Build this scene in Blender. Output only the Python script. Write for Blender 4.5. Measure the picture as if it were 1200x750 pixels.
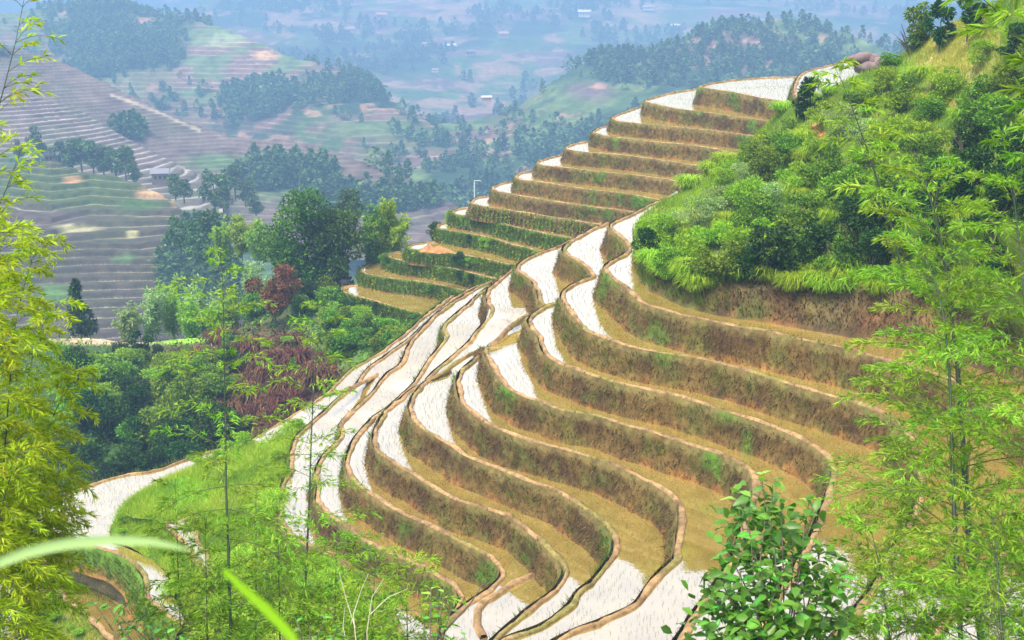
import bpy, math, random
import numpy as np
from mathutils import Vector
from mathutils.geometry import delaunay_2d_cdt
rad = math.radians
for o in list(bpy.data.objects): bpy.data.objects.remove(o)
sc = bpy.context.scene
COL = sc.collection
# ------------------------------------------------------------------ camera, sky, sun, exposure
PITCH, FOC = rad(16), 1448.0
cam = bpy.data.cameras.new('camera'); camo = bpy.data.objects.new('camera', cam); COL.objects.link(camo)
cam.sensor_width = 36; cam.lens = 36*FOC/1200; cam.clip_start = 0.05; cam.clip_end = 12000
camo.location = (0, 0, 0); camo.rotation_euler = (rad(90)-PITCH, 0, 0)
cam.dof.use_dof = True; cam.dof.focus_distance = 34; cam.dof.aperture_fstop = 7
sc.camera = camo
SUN_EL, SUN_AZ = 66, 225           # degrees; azimuth clockwise from +Y (behind the camera, to its left)
w = bpy.data.worlds.new('World'); sc.world = w; w.use_nodes = True
nt = w.node_tree; bg = nt.nodes['Background']
sky = nt.nodes.new('ShaderNodeTexSky'); sky.sky_type = 'NISHITA'; sky.sun_disc = False
sky.sun_elevation = rad(SUN_EL); sky.sun_rotation = rad(SUN_AZ); sky.altitude = 800
sky.air_density = 1.0; sky.dust_density = 3.0; sky.ozone_density = 1.0
hs = nt.nodes.new('ShaderNodeHueSaturation'); hs.inputs['Saturation'].default_value = 0.4
nt.links.new(sky.outputs[0], hs.inputs['Color']); nt.links.new(hs.outputs[0], bg.inputs['Color'])
bg.inputs['Strength'].default_value = 0.15
sl = bpy.data.lights.new('sun', 'SUN'); sl.energy = 1.7; sl.angle = rad(20); sl.color = (1, .94, .84)
so = bpy.data.objects.new('sun', sl); COL.objects.link(so)
so.rotation_euler = (rad(90-SUN_EL), 0, rad(180-SUN_AZ))
sc.view_settings.view_transform = 'Standard'; sc.view_settings.look = 'None'
sc.view_settings.exposure = 1.95; sc.view_settings.gamma = 1
sc.cycles.use_denoising = True; sc.cycles.max_bounces = 6; sc.cycles.transparent_max_bounces = 4
sc.cycles.diffuse_bounces = 2; sc.cycles.glossy_bounces = 2; sc.cycles.volume_bounces = 0
sc.cycles.sample_clamp_indirect = 6
rng = np.random.default_rng(7); random.seed(7)

# ------------------------------------------------------------------ pixel -> place
cP, sP = math.cos(PITCH), math.sin(PITCH)
def ray(px, py):
    x = (px-600)/FOC; y = (375-py)/FOC
    return np.array([x, cP+y*sP, -sP+y*cP])
def at(px, py, d):                 # a place at slant distance d
    r = ray(px, py); return r/np.linalg.norm(r)*d
def atz(px, py, z):                # a place at height z
    r = ray(px, py); return r*(z/r[2])

# ------------------------------------------------------------------ noise
def _h(ix, iy, iz):
    n = (ix*374761393 + iy*668265263 + iz*2147483647 + 1013904223) & 0xffffffff
    n = ((n ^ (n >> 13))*1274126177) & 0xffffffff
    return ((n ^ (n >> 16)) & 0xffff)/65535.0
def vnoise(p):
    p = np.asarray(p, float); i = np.floor(p).astype(np.int64); f = p-i; f = f*f*(3-2*f)
    r = 0
    for a in (0, 1):
        for b in (0, 1):
            for c in (0, 1):
                wgt = (f[..., 0] if a else 1-f[..., 0])*(f[..., 1] if b else 1-f[..., 1])*(f[..., 2] if c else 1-f[..., 2])
                r = r + wgt*_h(i[..., 0]+a, i[..., 1]+b, i[..., 2]+c)
    return r
def fbm(p, scale, octv=4):
    p = np.asarray(p, float)*scale; s = 0; a = .5; t = 0
    for k in range(octv):
        s = s+a*vnoise(p+k*17.3); t += a; a *= .5; p = p*2.03
    return s/t-.5                  # about -.35 .. .35

# ------------------------------------------------------------------ materials
def newmat(name):
    m = bpy.data.materials.new(name); m.use_nodes = True
    return m, m.node_tree, m.node_tree.nodes['Principled BSDF']
def N(t, typ, **kw):
    n = t.nodes.new(typ)
    for k, v in kw.items():
        if k in n.inputs: n.inputs[k].default_value = v
        else: setattr(n, k, v)
    return n
def ramp(t, stops):
    n = t.nodes.new('ShaderNodeValToRGB'); e = n.color_ramp.elements
    while len(e) < len(stops): e.new(.5)
    for q, (p, c) in zip(e, stops): q.position = p; q.color = (*c, 1)
    return n
def leafmat(name, stops, trans=.35, rough=.55, vary=.06, spec=.3):
    m, t, b = newmat(name)
    a = N(t, 'ShaderNodeAttribute', attribute_name='tone'); r = ramp(t, stops)
    t.links.new(a.outputs['Fac'], r.inputs[0])
    oi = N(t, 'ShaderNodeObjectInfo'); mr = N(t, 'ShaderNodeMapRange')
    mr.inputs['To Min'].default_value = .5-vary*.4; mr.inputs['To Max'].default_value = .5+vary*.4
    t.links.new(oi.outputs['Random'], mr.inputs['Value'])
    mv = N(t, 'ShaderNodeMapRange'); mv.inputs['To Min'].default_value = 1-vary*3; mv.inputs['To Max'].default_value = 1+vary*3
    t.links.new(oi.outputs['Random'], mv.inputs['Value'])
    h = N(t, 'ShaderNodeHueSaturation'); t.links.new(mr.outputs[0], h.inputs['Hue']); t.links.new(mv.outputs[0], h.inputs['Value'])
    t.links.new(r.outputs[0], h.inputs['Color']); t.links.new(h.outputs[0], b.inputs['Base Color'])
    b.inputs['Roughness'].default_value = rough; b.inputs['Specular IOR Level'].default_value = spec
    tr = N(t, 'ShaderNodeBsdfTranslucent'); mx = N(t, 'ShaderNodeMixShader'); mx.inputs[0].default_value = trans
    t.links.new(h.outputs[0], tr.inputs['Color']); t.links.new(b.outputs[0], mx.inputs[1]); t.links.new(tr.outputs[0], mx.inputs[2])
    t.links.new(mx.outputs[0], t.nodes['Material Output'].inputs['Surface'])
    return m
def colmat(name, nscale=1.0, namp=.35, rough=.95, bump=.0, bscale=4.):      # base colour from the mesh's own land-cover colours, plus grain
    m, t, b = newmat(name)
    a = N(t, 'ShaderNodeAttribute', attribute_name='Col'); g = N(t, 'ShaderNodeNewGeometry')
    n = N(t, 'ShaderNodeTexNoise', Scale=nscale, Detail=6., Roughness=.65); t.links.new(g.outputs['Position'], n.inputs['Vector'])
    mr = N(t, 'ShaderNodeMapRange'); mr.inputs['From Min'].default_value = .3; mr.inputs['From Max'].default_value = .7
    mr.inputs['To Min'].default_value = 1-namp; mr.inputs['To Max'].default_value = 1+namp
    t.links.new(n.outputs['Fac'], mr.inputs['Value'])
    v = N(t, 'ShaderNodeVectorMath', operation='SCALE'); t.links.new(a.outputs['Color'], v.inputs[0]); t.links.new(mr.outputs[0], v.inputs['Scale'])
    t.links.new(v.outputs[0], b.inputs['Base Color']); b.inputs['Roughness'].default_value = rough; b.inputs['Specular IOR Level'].default_value = .15
    if bump:
        n2 = N(t, 'ShaderNodeTexNoise', Scale=bscale, Detail=8., Roughness=.7); t.links.new(g.outputs['Position'], n2.inputs['Vector'])
        bp = N(t, 'ShaderNodeBump', Strength=.8, Distance=bump); t.links.new(n2.outputs['Fac'], bp.inputs['Height']); t.links.new(bp.outputs[0], b.inputs['Normal'])
    return m
def plainmat(name, c, rough=.8, nscale=8., namp=.25):
    m, t, b = newmat(name); g = N(t, 'ShaderNodeTexCoord')
    n = N(t, 'ShaderNodeTexNoise', Scale=nscale, Detail=5.); t.links.new(g.outputs['Object'], n.inputs['Vector'])
    r = ramp(t, [(.3, tuple(x*(1-namp) for x in c)), (.7, tuple(min(1, x*(1+namp)) for x in c))]); t.links.new(n.outputs['Fac'], r.inputs[0])
    t.links.new(r.outputs[0], b.inputs['Base Color']); b.inputs['Roughness'].default_value = rough
    return m
def watermat():
    m, t, b = newmat('paddy_water'); g = N(t, 'ShaderNodeNewGeometry')
    n = N(t, 'ShaderNodeTexNoise', Scale=.9, Detail=6., Roughness=.6); t.links.new(g.outputs['Position'], n.inputs['Vector'])
    r = ramp(t, [(.3, (.20, .135, .026)), (.55, (.255, .177, .038)), (.75, (.31, .225, .06))]); t.links.new(n.outputs['Fac'], r.inputs[0])
    t.links.new(r.outputs[0], b.inputs['Base Color'])
    b.inputs['Roughness'].default_value = .02; b.inputs['IOR'].default_value = 3.6; b.inputs['Specular IOR Level'].default_value = .7
    n2 = N(t, 'ShaderNodeTexNoise', Scale=5., Detail=3.); t.links.new(g.outputs['Position'], n2.inputs['Vector'])
    bp = N(t, 'ShaderNodeBump', Strength=.05, Distance=.02); t.links.new(n2.outputs['Fac'], bp.inputs['Height']); t.links.new(bp.outputs[0], b.inputs['Normal'])
    return m
M_WATER = watermat()
M_EARTH = colmat('earth_bank', 3.2, .5, .95, .06, 9.)
M_HILL = colmat('hill_cover', .5, .45)
M_FAR = colmat('far_cover', .16, .5)
M_SLOPE = colmat('slope_cover', 1.3, .45, .95, .08, 5.)
M_GRASSB = leafmat('bank_grass', [(0, (.042, .022, .008)), (.35, (.105, .062, .018)), (.6, (.19, .13, .034)), (.8, (.11, .14, .012)), (1, (.07, .17, .01))], .2, .8, .02, .1)
M_SEED = leafmat('seedling', [(0, (.09, .10, .03)), (1, (.16, .17, .04))], .2, .7, .02, .1)
M_GRASS = leafmat('green_grass', [(0, (.09, .15, .005)), (.5, (.24, .36, .010)), (.85, (.40, .48, .025)), (1, (.46, .38, .10))], .38, .7, .03, .08)
M_LEAF = leafmat('shrub_leaf', [(0, (.028, .075, .005)), (.5, (.115, .23, .010)), (1, (.32, .46, .022))], .33, .55, .07, .12)
M_DARK = leafmat('dark_leaf', [(0, (.008, .026, .004)), (.6, (.028, .08, .008)), (1, (.10, .20, .014))], .22, .55, .06, .12)
M_BRIGHT = leafmat('bright_leaf', [(0, (.09, .19, .006)), (.5, (.25, .42, .012)), (1, (.44, .56, .03))], .4, .55, .05, .12)
M_PALE = leafmat('pale_leaf', [(0, (.12, .22, .03)), (.5, (.24, .37, .08)), (1, (.46, .52, .27))], .35, .6, .05, .2)
M_RED = leafmat('dead_fern', [(0, (.028, .013, .010)), (.5, (.09, .038, .02)), (.85, (.19, .085, .035)), (1, (.27, .16, .06))], .25, .8, .05, .1)
M_TREE = leafmat('tree_leaf', [(0, (.014, .045, .006)), (.5, (.055, .135, .012)), (1, (.18, .30, .022))], .28, .55, .05, .12)
M_RUST = leafmat('rust_leaf', [(0, (.06, .03, .012)), (.5, (.20, .075, .03)), (.8, (.30, .13, .05)), (1, (.12, .18, .02))], .3, .6, .05, .1)
M_BAMB = leafmat('bamboo_leaf', [(0, (.065, .17, .010)), (.5, (.20, .38, .020)), (1, (.43, .57, .055))], .45, .5, .05, .25)
M_YBAMB = leafmat('yellow_bamboo_leaf', [(0, (.13, .20, .005)), (.5, (.34, .47, .012)), (.9, (.56, .64, .03)), (1, (.48, .30, .03))], .45, .55, .04, .2)
M_BROAD = leafmat('broad_leaf', [(0, (.035, .12, .012)), (.5, (.085, .25, .022)), (.9, (.18, .40, .045)), (1, (.36, .52, .05))], .35, .38, .08, .35)
M_CULM = plainmat('culm', (.022, .045, .014), .5, 6.)
M_TWIG = plainmat('twig', (.075, .075, .025), .7)
M_BARK = plainmat('bark', (.10, .075, .055), .9)
M_DRY = plainmat('dry_wood', (.42, .36, .27), .9)
M_STONE = plainmat('stone', (.15, .10, .095), .9, 1.5, .5)
M_WALL = plainmat('house_wall', (.55, .48, .42), .9)
M_WOOD = plainmat('house_wood', (.16, .11, .09), .9)
M_ROOF = plainmat('roof_tile', (.17, .16, .18), .9)
M_ROOFR = plainmat('red_roof', (.42, .22, .18), .9)
M_GLASS = plainmat('window_dark', (.03, .035, .04), .2)
M_POLE = plainmat('pole', (.6, .6, .58), .7)
M_FTREE = leafmat('far_tree', [(0, (.03, .07, .02)), (.6, (.075, .14, .035)), (1, (.20, .26, .06))], .15, .8, .05, .1)

# ------------------------------------------------------------------ mesh helpers
def mesh(name, v, f, mat, parent=None, tone=None, col=None, smooth=False, link=True):
    """v (n,3); f an (m,3|4) array, a list of such arrays, or a list of index lists"""
    me = bpy.data.meshes.new(name); v = np.asarray(v, dtype=np.float32)
    if isinstance(f, np.ndarray): f = [f]
    if isinstance(f, list) and len(f) and isinstance(f[0], np.ndarray):
        me.vertices.add(len(v)); me.vertices.foreach_set('co', v.ravel())
        nl = sum(a.size for a in f); npoly = sum(len(a) for a in f)
        me.loops.add(nl); me.polygons.add(npoly)
        me.loops.foreach_set('vertex_index', np.concatenate([a.ravel() for a in f]).astype(np.int32))
        tot = np.concatenate([np.full(len(a), a.shape[1]) for a in f]).astype(np.int32)
        st = np.concatenate([[0], np.cumsum(tot)[:-1]]).astype(np.int32)
        me.polygons.foreach_set('loop_start', st)
        try: me.polygons.foreach_set('loop_total', tot)
        except Exception: pass
        me.update(calc_edges=True)
    else:
        me.from_pydata(v.tolist(), [], f); me.update()
    if tone is not None:
        a = me.attributes.new('tone', 'FLOAT', 'POINT'); a.data.foreach_set('value', np.asarray(tone, np.float32))
    if col is not None:
        a = me.attributes.new('Col', 'FLOAT_COLOR', 'POINT'); c = np.ones((len(v), 4), np.float32); c[:, :3] = col
        a.data.foreach_set('color', c.ravel())
    if smooth: me.polygons.foreach_set('use_smooth', np.ones(len(me.polygons), bool))
    me.materials.append(mat)
    if not link: return me
    return put(name, me, parent)
def put(name, me, parent=None):
    o = bpy.data.objects.new(name, me); COL.objects.link(o)
    if parent is not None: o.parent = parent
    return o
def tag(o, label, cat, group=None):
    o['label'] = label; o['category'] = cat
    if group: o['group'] = group
    return o
def thing(name, label, cat, loc=(0, 0, 0), rotz=0, group=None, scale=1):
    o = bpy.data.objects.new(name, None); COL.objects.link(o); o.location = loc; o.rotation_euler = (0, 0, rotz)
    o.scale = (scale,)*3 if not hasattr(scale, '__len__') else scale; o.empty_display_size = .2
    return tag(o, label, cat, group)
def kind(o, k): o['kind'] = k; return o
def gridfaces(nr, nc, flip=False):
    i = np.arange(nr-1)[:, None]*nc+np.arange(nc-1)[None]
    q = np.stack([i, i+1, i+nc+1, i+nc], -1).reshape(-1, 4)
    return q[:, ::-1].copy() if flip else q
def tube(pts, rads, n=6):
    pts = np.asarray(pts, float); k = len(pts); rads = np.broadcast_to(rads, (k,))
    t = np.gradient(pts, axis=0); t /= np.linalg.norm(t, axis=1, keepdims=True)+1e-9
    a = np.cross(t, np.where(np.abs(t[:, 2:3]) > .9, [[1., 0, 0]], [[0, 0, 1.]])); a /= np.linalg.norm(a, axis=1, keepdims=True)+1e-9
    b = np.cross(t, a); th = np.arange(n)*2*math.pi/n
    v = pts[:, None]+rads[:, None, None]*(a[:, None]*np.cos(th)[None, :, None]+b[:, None]*np.sin(th)[None, :, None])
    f = []
    for i in range(k-1):
        for j in range(n):
            f.append((i*n+j, i*n+(j+1) % n, (i+1)*n+(j+1) % n, (i+1)*n+j))
    return v.reshape(-1, 3), np.array(f, dtype=np.int64)
def merge(parts):
    V, Fs, o = [], [], 0
    for v, f in parts: V.append(v); Fs.append(f+o); o += len(v)
    return np.concatenate(V), np.concatenate(Fs)
def unit(a): return a/(np.linalg.norm(a, axis=-1, keepdims=True)+1e-9)
def leaves(p, d, L, W, r=rng, fold=.25, up=None):
    """lanceolate leaves: base p, direction d, length L, width W -> 4 verts, 2 tris each"""
    n = len(p); d = unit(d); L = np.broadcast_to(L, (n,))[:, None]; W = np.broadcast_to(W, (n,))[:, None]
    if up is None: up = np.array([0, 0, 1.])+r.normal(0, .55, (n, 3))
    s = unit(np.cross(d, up)); nn = unit(np.cross(s, d))
    mid = p+d*L*.42-nn*L*.02; tip = p+d*L-np.array([0, 0, 1])*L*.12
    v = np.stack([p, mid+s*W*.5+nn*W*fold, tip, mid-s*W*.5+nn*W*fold], 1).reshape(-1, 3)
    i = np.arange(n)[:, None]*4
    f = np.concatenate([i+np.array([[0, 1, 2]]), i+np.array([[0, 2, 3]])])
    return v, f
def ovals(p, d, L, W, r=rng):
    """broad oval leaves with a folded midrib: 8 verts, 6 triangles each"""
    n = len(p); d = unit(d); L = np.broadcast_to(L, (n,))[:, None]; W = np.broadcast_to(W, (n,))[:, None]
    up = np.array([0, 0, 1.])+r.normal(0, .45, (n, 3)); s = unit(np.cross(d, up)); nn = unit(np.cross(s, d)); z = np.array([0, 0, 1.])
    m1, m2 = p+d*L*.33, p+d*L*.68-z*L*.05; tip = p+d*L-z*L*.16
    v = np.stack([p, m1, m2, tip, m1+s*W*.5+nn*W*.15, m2+s*W*.4+nn*W*.12, m1-s*W*.5+nn*W*.15, m2-s*W*.4+nn*W*.12], 1).reshape(-1, 3); i = np.arange(n)[:, None]*8
    return v, np.concatenate([i+np.array([q]) for q in ([0, 1, 4], [0, 6, 1], [2, 3, 5], [2, 7, 3], [1, 2, 5], [1, 5, 4], [1, 6, 7], [1, 7, 2])])
def blades(p, h, wd, lean, r=rng):
    """single-triangle grass blades standing on p with tip offset"""
    n = len(p); a = r.uniform(0, 2*math.pi, n); s = np.stack([np.cos(a), np.sin(a), 0*a], 1)*np.broadcast_to(wd, (n,))[:, None]*.5
    tip = p+lean+np.stack([0*a, 0*a, np.broadcast_to(h, (n,))], 1)
    v = np.stack([p-s, p+s, tip], 1).reshape(-1, 3)
    return v, np.arange(3*n).reshape(-1, 3)

# ------------------------------------------------------------------ path helpers
def crom(P, step):
    P = np.asarray(P, float); out = []
    Q = np.vstack([2*P[0]-P[1], P, 2*P[-1]-P[-2]])
    for i in range(1, len(Q)-2):
        a, b, c, d = Q[i-1], Q[i], Q[i+1], Q[i+2]; L = np.linalg.norm(c-b); n = max(1, int(round(L/step)))
        t = (np.arange(n)/n)[:, None]; tn = .35
        m0 = (c-a)*tn; m1 = (d-b)*tn
        # limit tangents so that short segments next to long ones do not overshoot
        m0 = m0*min(1, 1.2*L/(np.linalg.norm(m0)+1e-9)); m1 = m1*min(1, 1.2*L/(np.linalg.norm(m1)+1e-9))
        out.append((2*t**3-3*t**2+1)*b+(t**3-2*t**2+t)*m0+(-2*t**3+3*t**2)*c+(t**3-t**2)*m1)
    out.append(P[-1:]); return np.vstack(out)
def normals2(P):                   # plan normal on the right of travel (outward, downhill)
    t = np.gradient(P[:, :2], axis=0); k = np.array([1, 2, 3, 2, 1.])/9
    if len(t) > 6:
        t = np.stack([np.convolve(np.pad(t[:, j], 2, mode='edge'), k, 'valid') for j in (0, 1)], 1)
    t /= np.linalg.norm(t, axis=1, keepdims=True)+1e-9
    return np.stack([t[:, 1], -t[:, 0], 0*t[:, 0]], 1)
def inside(poly, q):
    x, y = q[:, 0], q[:, 1]; r = np.zeros(len(q), bool); n = len(poly); j = n-1
    for i in range(n):
        xi, yi = poly[i, :2]; xj, yj = poly[j, :2]
        c = ((yi > y) != (yj > y))
        with np.errstate(divide='ignore', invalid='ignore'): c &= x < (xj-xi)*(y-yi)/(yj-yi+1e-12)+xi
        r ^= c; j = i
    return r
def fillpoly(poly):
    """triangulated sheet over a plan polygon whose corners carry their own z"""
    n = len(poly)
    vs, _, fs, ov, _, _ = delaunay_2d_cdt([Vector((p[0], p[1])) for p in poly], [], [list(range(n))], 1, 1e-5)
    V = []
    for k, v in enumerate(vs):
        if ov[k]: V.append((v.x, v.y, float(poly[ov[k][0]][2])))
        else:
            q = np.argmin((poly[:, 0]-v.x)**2+(poly[:, 1]-v.y)**2); V.append((v.x, v.y, float(poly[q][2])))
    return np.array(V), [list(f) for f in fs]

# ------------------------------------------------------------------ loft a hillside through rows of places
def resample(row, nu):
    row = np.asarray(row, float); s = np.concatenate([[0], np.cumsum(np.linalg.norm(np.diff(row, axis=0), axis=1)+1e-6)])
    return row, s
def loft(rows, nu, nv, xs=None):
    """rows: lists of (px,py,d), near to far. Returns pixel grid (nv,nu,3)"""
    R = []
    for r in rows:
        r = np.asarray(r, float); lo, hi = r[0, 0], r[-1, 0]
        if np.all(np.diff(r[:, 0]) > 0):
            u = np.linspace(0, 1, nu); x = lo+(hi-lo)*u
            R.append(np.stack([x, np.interp(x, r[:, 0], r[:, 1]), np.interp(x, r[:, 0], r[:, 2])], 1))
        else:
            s = np.concatenate([[0], np.cumsum(np.linalg.norm(np.diff(r[:, :2], axis=0), axis=1))]); s /= s[-1]
            u = np.linspace(0, 1, nu); R.append(np.stack([np.interp(u, s, r[:, j]) for j in range(3)], 1))
    R = np.array(R); k = len(R); t = np.linspace(0, k-1, nv); i = np.minimum(t.astype(int), k-2); f = (t-i)[:, None, None]
    return R[i]*(1-f)+R[i+1]*f
def topos(g):
    x = (g[..., 0]-600)/FOC; y = (375-g[..., 1])/FOC
    r = np.stack([x, cP+y*sP, -sP+y*cP], -1); r /= np.linalg.norm(r, axis=-1, keepdims=True)
    return r*g[..., 2:3]
def mixc(a, b, t): return np.asarray(a)*(1-t[..., None])+np.asarray(b)*t[..., None]
def sstep(x, a, b): t = np.clip((x-a)/(b-a), 0, 1); return t*t*(3-2*t)
def blob(g, px, py, rx, ry): return np.clip(1.6-1.6*(((g[..., 0]-px)/rx)**2+((g[..., 1]-py)/ry)**2)**.5, 0, 1)

# ================================================================== RICE TERRACES
Z = dict(A=-13.87, B=-15.2, C=-16.42, D=-17.59, E=-18.79, F=-20., G=-21.2, H=-22.35, I=-23.5, J=-24.6, K=-26.8)
U0 = -15.4
ZU = {1: U0+4.92, 2: U0+3.45, 3: U0+2.26, 4: U0+1.155, 5: U0}
for k in range(6, 16): ZU[k] = U0-1.142*(k-5)
PX = {}
PX['A'] = [(830,219),(800,228),(770,237),(745,250),(722,260),(717,265),(719,269),(726,275),(733,282),(738,289),(739,294),(731,300),(720,306),(712,311),(711,315),(715,321),(725,330),(740,343),(757,356),(778,363),(800,369),(833,376),(867,383),(900,388),(933,397),(967,403),(1000,410),(1033,420),(1060,427),(1090,437),(1120,447),(1150,460),(1190,480),(1220,502),(1236,530),(1236,565),(1215,605),(1180,645),(1140,690),(1100,740),(1060,800)]
PX['B'] = [(713,262),(693,270),(672,282),(662,289),(661,293),(667,299),(680,306),(690,314),(695,321),(697,324),(688,328),(672,334),(662,342),(660,348),(664,356),(678,375),(688,387),(703,394),(723,401),(742,407),(767,412),(800,417),(833,423),(867,432),(900,442),(933,452),(967,462),(1000,471),(1027,480),(1047,490),(1060,505),(1073,520),(1079,537),(1080,560),(1076,590),(1066,620),(1046,652),(1030,685),(1005,720),(960,770),(930,800)]
PX['C'] = [(672,281),(652,290),(633,297),(617,304),(608,311),(608,317),(616,322),(625,329),(630,338),(633,348),(636,356),(640,358),(651,355),(640,360),(628,368),(621,376),(625,385),(632,393),(637,407),(643,417),(658,427),(675,433),(700,442),(733,451),(767,458),(800,465),(840,478),(870,487),(900,497),(925,507),(950,520),(967,532),(977,545),(978,560),(968,590),(952,630),(935,665),(910,705),(880,750),(850,800)]
PX['D'] = [(640,296),(615,309),(600,317),(585,329),(575,338),(571,346),(573,355),(577,362),(574,371,-17.95),(567,380,-18.3),(556,393,-18.75),(547,404,-19.1),(533,417,-19.5),(520,428,-19.75),(509,438,-19.9),(501,446,-20.),(516,438,-19.92),(532,426,-19.72),(548,416,-19.35),(562,410,-18.8),(571,407,-18.2),(572,416,-17.75),(578,428),(588,444),(600,456),(617,465),(637,472),(658,480),(683,484),(707,489),(733,498),(767,507),(800,518),(825,526),(850,534),(867,542),(878,550),(885,560),(886,572),(880,600),(867,640),(850,672),(829,703),(800,742),(770,790)]
PX['E'] = [(577,402,-18.6),(571,410,-18.8),(560,420),(550,427),(541,437),(537,447),(539,460),(545,472),(560,489),(575,498),(600,509),(625,517),(658,525),(683,532),(708,540),(733,550),(758,562),(782,576),(795,590),(799,605),(798,625),(792,655),(777,669),(762,687),(748,707),(738,714),(717,723),(692,733),(672,742),(640,760),(615,785)]
PX['F'] = [(570,408,-18.6),(550,416,-19.45),(532,428,-19.85),(517,440),(500,448),(487,462),(482,476),(486,491),(497,502),(513,512),(530,523),(545,532),(567,542),(600,556),(625,565),(650,573),(683,593),(710,613),(722,630),(722,646),(713,662),(697,680),(680,693),(668,710),(650,726),(633,735),(600,748),(570,770)]
PX['G'] = [(530,432,-20.),(517,441,-20.2),(490,453,-20.9),(470,468),(455,481),(446,494),(440,510),(441,523),(448,533),(467,546),(487,556),(507,569),(533,584),(567,595),(600,606),(620,622),(640,640),(657,657),(663,670),(656,687),(641,701),(617,717),(598,733),(575,755)]
PX['H'] = [(612,308,-19.5),(593,320,-19.5),(576,334,-19.5),(560,347,-19.5),(545,360,-19.5),(531,372,-19.5),(523,380,-19.5),(521,387,-19.6),(525,393,-19.7),(518,404,-20.),(508,417,-20.4),(497,433,-20.9),(487,448,-21.3),(472,463,-21.8),(455,478,-22.1),(440,488),(427,501),(417,515),(410,530),(409,546),(413,561),(425,571),(443,583),(463,595),(480,605),(505,616),(530,628),(557,643),(577,653),(590,667),(588,679),(572,692),(550,707),(532,722),(520,740),(515,770)]
PX['I'] = [(575,330,-20.5),(556,340,-20.5),(533,354,-20.5),(507,373,-20.6),(490,393,-20.8),(480,404,-21.),(475,416,-21.2),(468,429,-21.5),(455,437,-21.75),(447,447,-22.),(440,458,-22.3),(428,470,-22.6),(417,479,-22.85),(406,490,-23.1),(400,498,-23.35),(402,507),(396,519),(382,532),(374,546),(373,560),(375,570),(373,585),(380,596),(395,609),(412,620),(433,635),(458,648),(485,659),(505,668),(519,677),(536,688),(541,700),(537,712),(528,728),(522,760)]
PX['J'] = [(560,335,-21.4),(540,345,-21.4),(525,356,-21.4),(508,372,-21.5),(483,395,-21.8),(455,415,-22.3),(434,431,-22.7),(418,451,-23.2),(404,462,-23.55),(392,472,-23.85),(380,483,-24.2),(365,497),(352,508),(345,518),(342,535),(341,552),(333,567),(331,582),(330,603),(338,622),(350,633),(367,642),(390,652),(412,667),(432,684),(450,702),(463,722),(472,745),(478,775)]
PX['K'] = [(530,347,-22.3),(505,365,-22.3),(480,388,-22.6),(450,411,-23.),(430,423,-23.5),(415,431,-23.8),(400,446,-24.2),(382,462,-24.6),(367,473,-25),(350,483,-25.5),(327,496,-26.),(303,512),(290,520),(270,524),(250,528),(215,540),(180,552),(145,557),(117,565),(93,573),(70,582),(50,593),(33,604),(36,612),(50,613),(66,626),(88,634),(117,642),(140,649),(160,662),(172,680),(174,698),(190,716),(215,730)]
UP = {
1: [(960,88),(937,90),(900,91),(870,93),(845,96),(829,99),(821,102),(829,104),(859,108),(892,115),(931,121),(975,130)],
2: [(835,101),(818,104),(800,107),(783,110),(768,114),(757,118),(762,121),(790,127),(820,131),(857,136),(898,142),(950,151)],
3: [(770,119),(755,124),(740,129),(726,134),(718,138),(724,142),(740,144),(782,148),(823,152),(873,158),(920,166)],
4: [(735,141),(713,147),(701,151),(696,155),(705,158),(717,161),(740,163),(773,167),(807,170),(840,175),(868,182),(900,189)],
5: [(708,160),(688,166),(673,169),(664,173),(668,176),(680,178),(707,180),(740,183),(790,190),(840,198),(885,206)],
6: [(676,177),(657,182),(641,186),(631,190),(637,194),(657,196),(690,200),(740,205),(773,209),(807,215),(850,223)],
7: [(645,196),(625,201),(611,203),(605,207),(612,211),(623,212),(657,217),(690,222),(740,228),(780,236),(830,246)],
8: [(620,209),(600,213),(585,216),(578,221),(586,225),(607,229),(642,235),(683,241),(737,248),(780,256)],
9: [(592,226),(573,230),(560,232),(553,237),(560,241),(573,243),(600,247),(633,252),(675,259),(707,264),(750,272)],
10: [(560,243),(545,244),(535,246),(531,249),(540,252),(560,255),(600,265),(640,274),(667,279),(710,288)],
11: [(545,256),(530,260),(516,263),(512,266),(520,269),(550,274),(575,279),(600,286),(630,294),(670,306)],
12: [(510,284),(495,285),(483,287),(479,290),(488,293),(517,295),(537,298),(567,303),(600,311),(650,326)],
13: [(490,293),(475,295),(462,296),(454,299),(462,303),(480,307),(500,309),(533,315),(573,325),(630,340)],
14: [(465,306),(447,309),(433,310),(425,314),(428,320),(440,323),(458,326),(500,331),(525,336),(550,342),(600,356)],
15: [(425,334),(412,335),(401,337),(402,341),(415,346),(433,351),(458,358),(483,365),(505,371),(540,382)]}
NR = 'second third fourth fifth sixth seventh eighth ninth tenth'.split()
LAB = {
'A': 'topmost flooded rice terrace of the near slope, against the brown bank under the green scrub',
'B': 'flooded rice terrace one step below the paddy at the foot of the green scrub',
'C': 'flooded rice terrace two steps below the paddy at the foot of the green scrub',
'D': 'flooded rice terrace whose wide brown end lies beside the broad-leaved bush, above a hairpin bund',
'E': 'flooded rice terrace with a wide grassy bund and a hollow at its near bend',
'F': 'flooded rice terrace bending round a green tipped bank, white water in its near half',
'G': 'narrow flooded rice terrace ending in a pointed brown pool behind a looping bund',
'H': 'flooded rice terrace with a small walled white pool at its near end',
'I': 'muddy rice terrace below the dry straw-covered bank, behind the leaning bamboo',
'J': 'flooded rice terrace partly hidden by bamboo, with a small white pool at its lower end',
'K': 'lowest wide white paddy curling round the grassy knoll by the lower left edge'}
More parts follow.
